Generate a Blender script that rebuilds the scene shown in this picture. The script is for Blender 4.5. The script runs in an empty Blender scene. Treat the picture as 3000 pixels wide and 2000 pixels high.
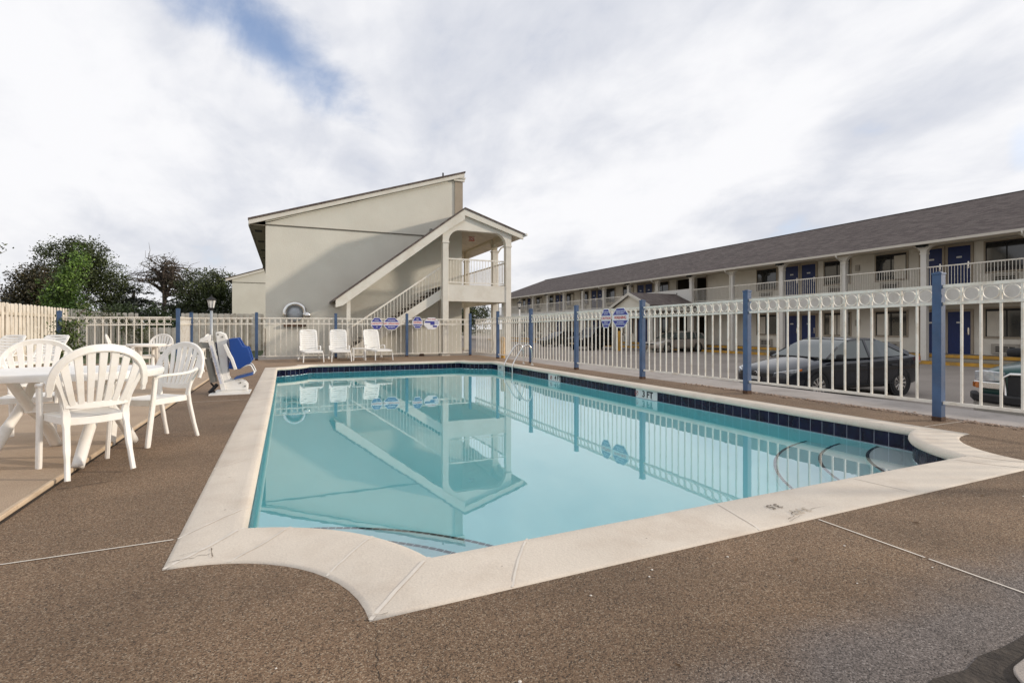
import bpy, bmesh, math, random
from mathutils import Vector, Matrix, noise
from mathutils.geometry import tessellate_polygon
PI = math.pi
S = bpy.context.scene
COL = S.collection
random.seed(7)
sin, cos, R = math.sin, math.cos, math.radians

# ------------------------------------------------------------------ materials
MATS = {}
def nodes(m):
    m.use_nodes = True
    nt = m.node_tree
    return nt, nt.nodes, nt.links, nt.nodes['Principled BSDF']

def mat(name, base, rough=.6, var=.12, vscale=3., bump=0., bscale=60., metal=0., spec=.5, grime=None, gscale=1.2,
        coat=0., fine=0., fscale=200., obj=False, sub=0.):
    if name in MATS: return MATS[name]
    m = bpy.data.materials.new(name)
    nt, N, L, P = nodes(m)
    tc = N.new('ShaderNodeTexCoord')
    src = tc.outputs['Object']
    if not obj:
        g = N.new('ShaderNodeNewGeometry'); src = g.outputs['Position']
    n = N.new('ShaderNodeTexNoise'); n.inputs['Scale'].default_value = vscale; n.inputs['Detail'].default_value = 6
    L.new(src, n.inputs['Vector'])
    cr = N.new('ShaderNodeValToRGB')
    a = [max(0, c*(1-var)) for c in base]; b = [min(1, c*(1+var)) for c in base]
    cr.color_ramp.elements[0].position = .3; cr.color_ramp.elements[0].color = (*a, 1)
    cr.color_ramp.elements[1].position = .7; cr.color_ramp.elements[1].color = (*b, 1)
    L.new(n.outputs['Fac'], cr.inputs['Fac'])
    out = cr.outputs['Color']
    if grime:
        n2 = N.new('ShaderNodeTexNoise'); n2.inputs['Scale'].default_value = gscale; n2.inputs['Detail'].default_value = 9
        n2.inputs['Roughness'].default_value = .65
        L.new(src, n2.inputs['Vector'])
        r2 = N.new('ShaderNodeValToRGB'); r2.color_ramp.elements[0].position = .48; r2.color_ramp.elements[1].position = .75
        L.new(n2.outputs['Fac'], r2.inputs['Fac'])
        mx = N.new('ShaderNodeMixRGB'); L.new(r2.outputs['Color'], mx.inputs['Fac'])
        L.new(out, mx.inputs['Color1']); mx.inputs['Color2'].default_value = (*grime, 1)
        out = mx.outputs['Color']
    if fine:
        n3 = N.new('ShaderNodeTexNoise'); n3.inputs['Scale'].default_value = fscale; n3.inputs['Detail'].default_value = 3
        L.new(src, n3.inputs['Vector'])
        mr = N.new('ShaderNodeMapRange'); mr.inputs[1].default_value = .3; mr.inputs[2].default_value = .7
        mr.inputs[3].default_value = 1-fine; mr.inputs[4].default_value = 1+fine
        L.new(n3.outputs['Fac'], mr.inputs[0])
        mx = N.new('ShaderNodeMixRGB'); mx.blend_type = 'MULTIPLY'; mx.inputs['Fac'].default_value = 1
        L.new(out, mx.inputs['Color1']); L.new(mr.outputs[0], mx.inputs['Color2'])
        out = mx.outputs['Color']
    L.new(out, P.inputs['Base Color'])
    P.inputs['Roughness'].default_value = rough
    P.inputs['Metallic'].default_value = metal
    P.inputs['Specular IOR Level'].default_value = spec
    P.inputs['Coat Weight'].default_value = coat
    if sub:
        P.inputs['Subsurface Weight'].default_value = sub; P.inputs['Subsurface Scale'].default_value = .02
    if bump:
        nb = N.new('ShaderNodeTexNoise'); nb.inputs['Scale'].default_value = bscale; nb.inputs['Detail'].default_value = 5
        L.new(src, nb.inputs['Vector'])
        bp = N.new('ShaderNodeBump'); bp.inputs['Strength'].default_value = bump; bp.inputs['Distance'].default_value = .01
        L.new(nb.outputs['Fac'], bp.inputs['Height']); L.new(bp.outputs['Normal'], P.inputs['Normal'])
    MATS[name] = m
    return m

STUCCO = mat('cream_stucco', (.65, .628, .55), .9, .05, .8, .5, 35, grime=(.61, .58, .50), gscale=.7, fine=.04, fscale=40)
STUCCO2 = mat('motel_stucco', (.69, .655, .575), .9, .05, .8, .3, 30, grime=(.58, .54, .46), gscale=.6)
TRIM = mat('cream_trim', (.69, .66, .59), .7, .05, 1.5, .15, 30, grime=(.60, .555, .47), gscale=2)
SLABP = mat('pale_fascia_paint', (.60, .58, .52), .8, .05, 1.2, .2, 25, grime=(.50, .47, .41), gscale=1.4)
TAN = mat('tan_trim', (.36, .305, .235), .8, .08, 2)
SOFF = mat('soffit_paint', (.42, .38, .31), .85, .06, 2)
JOINT = mat('dark_joint', (.14, .125, .10), .9, .1, 4)
DARK = mat('dark_void', (.012, .011, .010), .9, .2, 3)
RUST = mat('rusty_iron', (.085, .045, .026), .9, .5, 18)
FENCEW = mat('cream_fence_paint', (.79, .755, .68), .55, .05, 5, .15, 60, grime=(.58, .50, .39), gscale=7)
BLUE = mat('blue_post_paint', (.048, .095, .19), .55, .22, 4, .2, 40, grime=(.07, .11, .20), gscale=6)
BLUED = mat('blue_door_paint', (.005, .020, .105), .5, .1, 3)
WOOD = mat('painted_fence_board', (.79, .73, .64), .85, .10, 2.2, .4, 25, grime=(.52, .44, .34), gscale=3)
PLAST = mat('white_resin', (.86, .84, .80), .38, .02, 3, .05, 50, grime=(.80, .76, .68), gscale=9, spec=.45)
PLAST2 = mat('white_resin_lounger', (.84, .83, .80), .42, .02, 3, grime=(.76, .73, .66), gscale=6)
WHITEP = mat('white_powder_coat', (.80, .79, .76), .35, .03, 3, grime=(.70, .67, .60), gscale=8)
CHROME = mat('stainless_steel', (.74, .73, .71), .22, .05, 8, metal=1.)
GREYM = mat('grey_actuator', (.24, .235, .21), .5, .1, 5)
BLACKR = mat('black_rubber', (.015, .015, .016), .7, .2, 9)
BLUESEAT = mat('blue_moulded_seat', (.004, .05, .25), .35, .15, 2)
NAVYSEAT = mat('navy_pad', (.01, .02, .10), .5, .15, 3)
GALV = mat('galvanised_pole', (.42, .45, .48), .45, .08, 6, metal=.3)
CONC = mat('pale_concrete', (.34, .30, .265), .9, .09, 1.4, .5, 80, grime=(.26, .225, .195), gscale=2.2, fine=.12, fscale=160)
YELLOW = mat('yellow_kerb_paint', (.50, .27, .035), .7, .18, 2.5, grime=(.26, .18, .08), gscale=3)
LAWN = mat('rough_lawn', (.07, .10, .035), .95, .35, 1.5, .6, 20, grime=(.13, .11, .06), gscale=.5)
GROUND = mat('far_ground', (.16, .15, .11), .95, .2, .05)
BARK = mat('tree_bark', (.09, .07, .055), .95, .25, 6, .6, 20)
GLASSD = mat('dark_window_glass', (.02, .022, .024), .06, .2, .7, spec=.8)
CURT = mat('curtain_cloth', (.58, .54, .46), .9, .05, 3)
ACM = mat('ac_grille_metal', (.36, .33, .28), .6, .08, 6)

def leafmat(name, c, var=.45):
    if name in MATS: return MATS[name]
    m = bpy.data.materials.new(name); nt, N, L, P = nodes(m)
    g = N.new('ShaderNodeNewGeometry')
    cr = N.new('ShaderNodeValToRGB')
    e = cr.color_ramp.elements
    e[0].color = (c[0]*(1-var), c[1]*(1-var), c[2]*(1-var), 1); e[1].color = (c[0]*(1+var*1.5), c[1]*(1+var), c[2]*(1+var*.4), 1)
    L.new(g.outputs['Random Per Island'], cr.inputs['Fac'])
    n = N.new('ShaderNodeTexNoise'); n.inputs['Scale'].default_value = .9; L.new(g.outputs['Position'], n.inputs['Vector'])
    mr = N.new('ShaderNodeMapRange'); mr.inputs[1].default_value = .35; mr.inputs[2].default_value = .65; mr.inputs[3].default_value = .55; mr.inputs[4].default_value = 1.35
    L.new(n.outputs['Fac'], mr.inputs[0])
    mx = N.new('ShaderNodeMixRGB'); mx.blend_type = 'MULTIPLY'; mx.inputs[0].default_value = 1
    L.new(cr.outputs['Color'], mx.inputs[1]); L.new(mr.outputs[0], mx.inputs[2])
    L.new(mx.outputs[0], P.inputs['Base Color']); P.inputs['Roughness'].default_value = .6
    P.inputs['Transmission Weight'].default_value = 0
    MATS[name] = m; return m
L_OAK = leafmat('leaves_dark_oak', (.046, .068, .020))
L_BROWN = leafmat('leaves_brownish', (.052, .050, .026))
L_PINE = leafmat('needles_dark', (.020, .030, .016))
L_BRIGHT = leafmat('leaves_bright', (.095, .185, .035))
L_VINE = leafmat('leaves_vine', (.13, .17, .045))
L_MID = leafmat('leaves_mid', (.05, .085, .02))

def aggregate():
    m = bpy.data.materials.new('brown_pebble_aggregate'); nt, N, L, P = nodes(m)
    g = N.new('ShaderNodeNewGeometry'); pos = g.outputs['Position']
    v = N.new('ShaderNodeTexVoronoi'); v.inputs['Scale'].default_value = 215; L.new(pos, v.inputs['Vector'])
    sx = N.new('ShaderNodeSeparateColor'); L.new(v.outputs['Color'], sx.inputs[0])
    cr = N.new('ShaderNodeValToRGB'); e = cr.color_ramp.elements
    e[0].position = 0; e[0].color = (.05, .033, .020, 1); e[1].position = 1; e[1].color = (.42, .33, .235, 1)
    for p, c in ((.25, (.150, .092, .050, 1)), (.55, (.232, .143, .083, 1)), (.85, (.285, .192, .115, 1))):
        x = e.new(p); x.color = c
    L.new(sx.outputs[0], cr.inputs[0])
    # broad weathering
    n = N.new('ShaderNodeTexNoise'); n.inputs['Scale'].default_value = .9; n.inputs['Detail'].default_value = 8; n.inputs['Roughness'].default_value = .6
    L.new(pos, n.inputs['Vector'])
    mr = N.new('ShaderNodeMapRange'); mr.inputs[1].default_value = .3; mr.inputs[2].default_value = .7; mr.inputs[3].default_value = .70; mr.inputs[4].default_value = 1.14
    L.new(n.outputs[0], mr.inputs[0])
    mx = N.new('ShaderNodeMixRGB'); mx.blend_type = 'MULTIPLY'; mx.inputs[0].default_value = 1
    L.new(cr.outputs[0], mx.inputs[1]); L.new(mr.outputs[0], mx.inputs[2])
    nw = N.new('ShaderNodeTexNoise'); nw.inputs['Scale'].default_value = .38; nw.inputs['Detail'].default_value = 5; nw.inputs['Distortion'].default_value = .8; L.new(pos, nw.inputs['Vector'])
    rw = N.new('ShaderNodeMapRange'); rw.inputs[1].default_value = .42; rw.inputs[2].default_value = .60; rw.inputs[3].default_value = .84; rw.inputs[4].default_value = 1.06; L.new(nw.outputs[0], rw.inputs[0])
    mw = N.new('ShaderNodeMixRGB'); mw.blend_type = 'MULTIPLY'; mw.inputs[0].default_value = 1; L.new(mx.outputs[0], mw.inputs[1]); L.new(rw.outputs[0], mw.inputs[2]); mx = mw
    # greyer patch close to the camera, right
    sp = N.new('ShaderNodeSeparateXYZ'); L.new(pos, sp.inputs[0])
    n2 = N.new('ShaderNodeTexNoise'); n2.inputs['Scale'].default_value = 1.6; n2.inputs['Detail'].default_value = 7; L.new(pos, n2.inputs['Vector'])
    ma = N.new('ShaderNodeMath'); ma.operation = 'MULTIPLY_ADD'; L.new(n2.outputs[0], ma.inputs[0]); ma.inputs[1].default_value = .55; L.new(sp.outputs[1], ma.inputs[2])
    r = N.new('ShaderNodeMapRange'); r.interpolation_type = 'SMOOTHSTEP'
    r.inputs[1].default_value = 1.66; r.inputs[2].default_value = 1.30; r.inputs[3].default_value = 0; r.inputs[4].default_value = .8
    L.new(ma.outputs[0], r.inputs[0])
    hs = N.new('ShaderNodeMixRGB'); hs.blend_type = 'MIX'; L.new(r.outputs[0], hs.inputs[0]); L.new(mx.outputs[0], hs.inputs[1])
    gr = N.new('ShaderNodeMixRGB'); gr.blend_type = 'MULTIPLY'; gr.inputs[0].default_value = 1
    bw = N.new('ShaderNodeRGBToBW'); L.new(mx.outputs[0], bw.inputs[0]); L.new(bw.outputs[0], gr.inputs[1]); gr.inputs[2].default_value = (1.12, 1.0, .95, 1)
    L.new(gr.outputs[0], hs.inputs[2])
    # tanner, dustier deck towards the far end
    r3 = N.new('ShaderNodeMapRange'); r3.inputs[1].default_value = 9; r3.inputs[2].default_value = 17; L.new(sp.outputs[1], r3.inputs[0])
    r3.inputs[4].default_value = .55
    m4 = N.new('ShaderNodeMixRGB'); L.new(r3.outputs[0], m4.inputs[0]); L.new(hs.outputs[0], m4.inputs[1]); m4.inputs[2].default_value = (.34, .235, .155, 1)
    # small dark spots
    v2 = N.new('ShaderNodeTexVoronoi'); v2.inputs['Scale'].default_value = 3.1; L.new(pos, v2.inputs['Vector'])
    r4 = N.new('ShaderNodeMapRange'); r4.inputs[1].default_value = .03; r4.inputs[2].default_value = .045; r4.inputs[3].default_value = .45; r4.inputs[4].default_value = 1
    L.new(v2.outputs[0], r4.inputs[0])
    m5 = N.new('ShaderNodeMixRGB'); m5.blend_type = 'MULTIPLY'; m5.inputs[0].default_value = 1; L.new(m4.outputs[0], m5.inputs[1]); L.new(r4.outputs[0], m5.inputs[2])
    L.new(m5.outputs[0], P.inputs['Base Color']); P.inputs['Roughness'].default_value = .85
    bp = N.new('ShaderNodeBump'); bp.inputs['Strength'].default_value = .55; bp.inputs['Distance'].default_value = .004
    L.new(v.outputs['Distance'], bp.inputs['Height']); bp.invert = True; L.new(bp.outputs[0], P.inputs['Normal'])
    return m
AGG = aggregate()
SANDC = mat('buff_concrete', (.42, .315, .220), .9, .10, 1.2, .5, 120, grime=(.36, .26, .18), gscale=1.5, fine=.16, fscale=190)
COPE = mat('cream_coping_stone', (.66, .585, .49), .75, .05, 1.6, .2, 70, grime=(.56, .475, .385), gscale=2.6, fine=.07, fscale=120)
GROUT = mat('pale_grout', (.30, .32, .38), .8, .1, 9)
MORT = mat('pale_mortar', (.70, .64, .56), .85, .1, 12)
TILE = mat('navy_glazed_tile', (.003, .004, .022), .22, .5, 6.5, spec=.25)
TILED = mat('dark_step_tile', (.012, .022, .035), .4, .3, 9)
MARKT = mat('white_marker_tile', (.62, .62, .60), .25, .08, 9)
PLASTER = mat('pool_plaster', (.90, 1.0, 1.0), .8, .01, .6)
STEPW = mat('white_step_plaster', (.82, .84, .85), .8, .04, 1)
BLACKP = mat('black_paint', (.012, .012, .014), .6, .2, 9)
SOIL = mat('dark_soil', (.05, .04, .032), 1., .5, 12, .9, 60)
PEB = mat('pink_pebbles', (.36, .27, .21), .9, .35, 14)
ASPH = mat('worn_asphalt', (.27, .235, .205), .92, .10, .5, .5, 90, grime=(.21, .18, .155), gscale=.35, fine=.15, fscale=60)
SHING = None
def shingles():
    m = bpy.data.materials.new('brown_grey_shingles'); nt, N, L, P = nodes(m)
    tc = N.new('ShaderNodeNewGeometry')
    mp = N.new('ShaderNodeMapping'); mp.inputs['Scale'].default_value = (1, 1, 1); L.new(tc.outputs['Position'], mp.inputs[0])
    # courses run along Y, rows up the slope (X)
    cb = N.new('ShaderNodeCombineXYZ'); sp = N.new('ShaderNodeSeparateXYZ'); L.new(tc.outputs['Position'], sp.inputs[0])
    L.new(sp.outputs[1], cb.inputs[0]); L.new(sp.outputs[0], cb.inputs[1])
    br = N.new('ShaderNodeTexBrick'); L.new(cb.outputs[0], br.inputs['Vector']); br.inputs['Scale'].default_value = 1
    br.inputs['Brick Width'].default_value = .34; br.inputs['Row Height'].default_value = .145; br.inputs['Mortar Size'].default_value = .006
    br.inputs['Color1'].default_value = (.085, .064, .058, 1); br.inputs['Color2'].default_value = (.150, .122, .108, 1); br.inputs['Mortar'].default_value = (.05, .04, .04, 1)
    n = N.new('ShaderNodeTexNoise'); n.inputs['Scale'].default_value = .5; n.inputs['Detail'].default_value = 8; L.new(tc.outputs['Position'], n.inputs['Vector'])
    mr = N.new('ShaderNodeMapRange'); mr.inputs[1].default_value = .3; mr.inputs[2].default_value = .7; mr.inputs[3].default_value = .92; mr.inputs[4].default_value = 1.08
    L.new(n.outputs[0], mr.inputs[0])
    mx = N.new('ShaderNodeMixRGB'); mx.blend_type = 'MULTIPLY'; mx.inputs[0].default_value = 1; L.new(br.outputs[0], mx.inputs[1]); L.new(mr.outputs[0], mx.inputs[2])
    L.new(mx.outputs[0], P.inputs['Base Color']); P.inputs['Roughness'].default_value = .95
    bp = N.new('ShaderNodeBump'); bp.inputs['Strength'].default_value = .5; bp.inputs['Distance'].default_value = .02; L.new(br.outputs['Fac'], bp.inputs['Height']); bp.invert = True
    L.new(bp.outputs[0], P.inputs['Normal'])
    return m
SHING = shingles()
def water_mat():
    m = bpy.data.materials.new('pool_water'); nt, N, L, P = nodes(m)
    N.remove(P)
    gl = N.new('ShaderNodeBsdfRefraction'); gl.inputs['IOR'].default_value = 1.33; gl.inputs['Roughness'].default_value = 0.0
    go = N.new('ShaderNodeBsdfGlossy'); go.inputs['Roughness'].default_value = 0.0; go.inputs['Color'].default_value = (1, 1, 1, 1)
    fr = N.new('ShaderNodeFresnel'); fr.inputs['IOR'].default_value = 1.58
    ma = N.new('ShaderNodeMath'); ma.operation = 'MULTIPLY_ADD'; L.new(fr.outputs[0], ma.inputs[0]); ma.inputs[1].default_value = .87; ma.inputs[2].default_value = .12
    mxs = N.new('ShaderNodeMixShader'); L.new(ma.outputs[0], mxs.inputs[0]); L.new(gl.outputs[0], mxs.inputs[1]); L.new(go.outputs[0], mxs.inputs[2])
    g = N.new('ShaderNodeNewGeometry')
    n = N.new('ShaderNodeTexNoise'); n.inputs['Scale'].default_value = 2.2; n.inputs['Detail'].default_value = 3; L.new(g.outputs['Position'], n.inputs['Vector'])
    bp = N.new('ShaderNodeBump'); bp.inputs['Strength'].default_value = .04; bp.inputs['Distance'].default_value = .012; L.new(n.outputs[0], bp.inputs['Height'])
    L.new(bp.outputs[0], gl.inputs['Normal']); L.new(bp.outputs[0], go.inputs['Normal']); L.new(bp.outputs[0], fr.inputs['Normal'])
    va = N.new('ShaderNodeVolumeAbsorption'); va.inputs['Color'].default_value = (.0, .97, 1.0, 1); va.inputs['Density'].default_value = .27
    L.new(mxs.outputs[0], N['Material Output'].inputs['Surface']); L.new(va.outputs[0], N['Material Output'].inputs['Volume'])
    return m
WATER = water_mat()
def paint(name, c, metal=.5, rough=.3):
    return mat(name, c, rough, .03, 3, metal=metal, coat=.45 if metal else .15, spec=.4)
TINTD = mat('black_window_glass', (.004, .004, .005), .08, .1, 1, spec=.35)
TINT = mat('car_window_glass', (.06, .075, .07), .04, .1, 1, spec=1.)

# ------------------------------------------------------------------ mesh builder
class MB:
    def __init__(s): s.v = []; s.f = []
    def add(s, vs, fs, M=None):
        o = len(s.v)
        s.v += [tuple(M @ Vector(p)) if M else tuple(p) for p in vs]
        s.f += [tuple(i+o for i in f) for f in fs]
        return s
    def box(s, x0, x1, y0, y1, z0, z1, M=None):
        vs = [(x, y, z) for z in (z0, z1) for y in (y0, y1) for x in (x0, x1)]
        return s.add(vs, [(0, 2, 3, 1), (4, 5, 7, 6), (0, 1, 5, 4), (2, 6, 7, 3), (0, 4, 6, 2), (1, 3, 7, 5)], M)
    def prism(s, poly, d0, d1, axis='y'):
        # poly: 2D points; extruded between d0 and d1 along axis
        n = len(poly)
        def P(a, b, d): return {'y': (a, d, b), 'x': (d, a, b), 'z': (a, b, d)}[axis]
        vs = [P(a, b, d0) for a, b in poly]+[P(a, b, d1) for a, b in poly]
        tri = tessellate_polygon([[Vector((a, b, 0)) for a, b in poly]])
        fs = [tuple(t) for t in tri]+[tuple(i+n for i in reversed(t)) for t in tri]
        fs += [(i, (i+1) % n, (i+1) % n+n, i+n) for i in range(n)]
        return s.add(vs, fs)
    def tube(s, pts, r, n=8, cap=True, closed=False):
        pts = [Vector(p) for p in pts]; k = len(pts)
        rr = r if isinstance(r, (list, tuple)) else [r]*k
        rings = []; prev = None
        for i, p in enumerate(pts):
            if closed: t = pts[(i+1) % k]-pts[i-1]
            else: t = pts[min(i+1, k-1)]-pts[max(i-1, 0)]
            t.normalize()
            if prev is None:
                a = Vector((0, 0, 1)) if abs(t.z) < .9 else Vector((1, 0, 0))
                u = t.cross(a).normalized()
            else:
                u = (prev-t*prev.dot(t)).normalized()
            prev = u; w = t.cross(u)
            rings.append([p+(u*cos(2*PI*j/n)+w*sin(2*PI*j/n))*rr[i] for j in range(n)])
        return s.rings(rings, cap, closed)
    def rings(s, rings, cap=True, closed=False):
        n = len(rings[0]); k = len(rings); vs = [p for r in rings for p in r]; fs = []
        for i in range(k if closed else k-1):
            a = i*n; b = ((i+1) % k)*n
            fs += [(a+j, a+(j+1) % n, b+(j+1) % n, b+j) for j in range(n)]
        if cap and not closed:
            fs += [tuple(range(n))[::-1], tuple((k-1)*n+j for j in range(n))]
        return s.add(vs, fs)
    def ribbon(s, pts, wd, w, t):
        # rectangular section swept along pts; wd width direction (vector or list), w width, t thickness
        pts = [Vector(p) for p in pts]; k = len(pts); rings = []
        for i, p in enumerate(pts):
            tan = (pts[min(i+1, k-1)]-pts[max(i-1, 0)]).normalized()
            W = Vector(wd[i] if isinstance(wd, list) else wd); W = (W-tan*W.dot(tan)).normalized()
            T = tan.cross(W); ww = (w[i] if isinstance(w, (list, tuple)) else w)/2; tt = (t[i] if isinstance(t, (list, tuple)) else t)/2
            e = min(ww, tt)*.45
            rings.append([p+W*a+T*b for a, b in ((ww-e, tt), (-ww+e, tt), (-ww, tt-e), (-ww, -tt+e), (-ww+e, -tt), (ww-e, -tt), (ww, -tt+e), (ww, tt-e))])
        return s.rings(rings)
    def lathe(s, prof, c=(0, 0, 0), n=16, M=None, cap=True):
        k = len(prof)
        vs = [(c[0]+r*cos(2*PI*j/n), c[1]+r*sin(2*PI*j/n), c[2]+z) for r, z in prof for j in range(n)]
        fs = [(i*n+j, i*n+(j+1) % n, (i+1)*n+(j+1) % n, (i+1)*n+j) for i in range(k-1) for j in range(n)]
        if cap: fs += [tuple(range(n))[::-1], tuple((k-1)*n+j for j in range(n))]
        return s.add(vs, fs, M)
    def mesh(s, name):
        me = bpy.data.meshes.new(name); me.from_pydata(s.v, [], s.f)
        bm = bmesh.new(); bm.from_mesh(me); bmesh.ops.recalc_face_normals(bm, faces=bm.faces); bm.to_mesh(me); bm.free()
        me.update(); return me
    def build(s, name, m, parent=None, smooth=False, bevel=0, subsurf=0, loc=None, auto=False):
        me = s.mesh(name); me.materials.append(m)
        o = bpy.data.objects.new(name, me); COL.objects.link(o)
        if smooth:
            for p in me.polygons: p.use_smooth = True
            if auto:
                me.set_sharp_from_angle(angle=R(38))
        if bevel:
            b = o.modifiers.new('b', 'BEVEL'); b.width = bevel; b.segments = 2; b.limit_method = 'ANGLE'; b.angle_limit = R(40)
        if subsurf:
            b = o.modifiers.new('s', 'SUBSURF'); b.levels = subsurf; b.render_levels = subsurf
        if loc: o.location = loc
        if parent: attach(o, parent)
        return o
def attach(o, p):
    o.parent = p
    if p.get('world'):
        o.matrix_parent_inverse = Matrix.Translation(-p.location)
def tag(o, label=None, cat=None, group=None, kind=None):
    if label: o['label'] = label
    if cat: o['category'] = cat
    if group: o['group'] = group
    if kind: o['kind'] = kind
    return o
def thing(name, loc, label, cat, group=None, rz=0, world=False):
    # world=True: its parts are built in world coordinates
    o = bpy.data.objects.new(name, None); COL.objects.link(o); o.empty_display_size = .3
    o.location = loc; o.rotation_euler = (0, 0, rz)
    tag(o, label, cat, group)
    if world: o['world'] = 1
    return o
def clone(root, loc, rz, label, group=None):
    r = root.copy(); COL.objects.link(r); r.location = loc; r.rotation_euler = (0, 0, rz); r['label'] = label
    if group: r['group'] = group
    for ch in list(root.children):
        c = ch.copy(); COL.objects.link(c); c.parent = r
        for g in list(ch.children):
            d = g.copy(); COL.objects.link(d); d.parent = c
    return r
def inst(me, name, parent, loc, rz=0, sc=None):
    o = bpy.data.objects.new(name, me); COL.objects.link(o); o.location = loc; o.rotation_euler = (0, 0, rz)
    if sc: o.scale = sc
    if parent: attach(o, parent)
    return o
def subinst(me, name, parent, loc=(0, 0, 0)):
    o = bpy.data.objects.new(name, me); COL.objects.link(o); o.parent = parent; o.location = loc; return o
def mm(mb, name, m):
    me = mb.mesh(name); me.materials.append(m); return me
def text(s, size, loc, rot, m, parent, name='lettering', ext=.0015, sx=1., bold=False):
    c = bpy.data.curves.new(name, 'FONT'); c.body = s; c.size = size; c.extrude = ext; c.align_x = 'CENTER'; c.align_y = 'CENTER'
    c.resolution_u = 2
    if bold: c.offset = size*.03
    t = bpy.data.objects.new('t', c); COL.objects.link(t)
    me = bpy.data.meshes.new_from_object(t, depsgraph=bpy.context.evaluated_depsgraph_get())
    bpy.data.objects.remove(t); bpy.data.curves.remove(c); me.name = name
    if not me.materials: me.materials.append(m)
    me.materials[0] = m
    o = bpy.data.objects.new(name, me); COL.objects.link(o)
    o.location = loc; o.rotation_euler = rot; o.scale = (sx, 1, 1)
    attach(o, parent); return o
def smooth_pts(pts, n=4):
    # Catmull-Rom
    P = [Vector(p) for p in pts]; out = []
    for i in range(len(P)-1):
        a = P[max(i-1, 0)]; b = P[i]; c = P[i+1]; d = P[min(i+2, len(P)-1)]
        for j in range(n):
            t = j/n
            out.append(.5*((2*b)+(c-a)*t+(2*a-5*b+4*c-d)*t*t+(3*b-a-3*c+d)*t**3))
    out.append(P[-1]); return out

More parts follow.
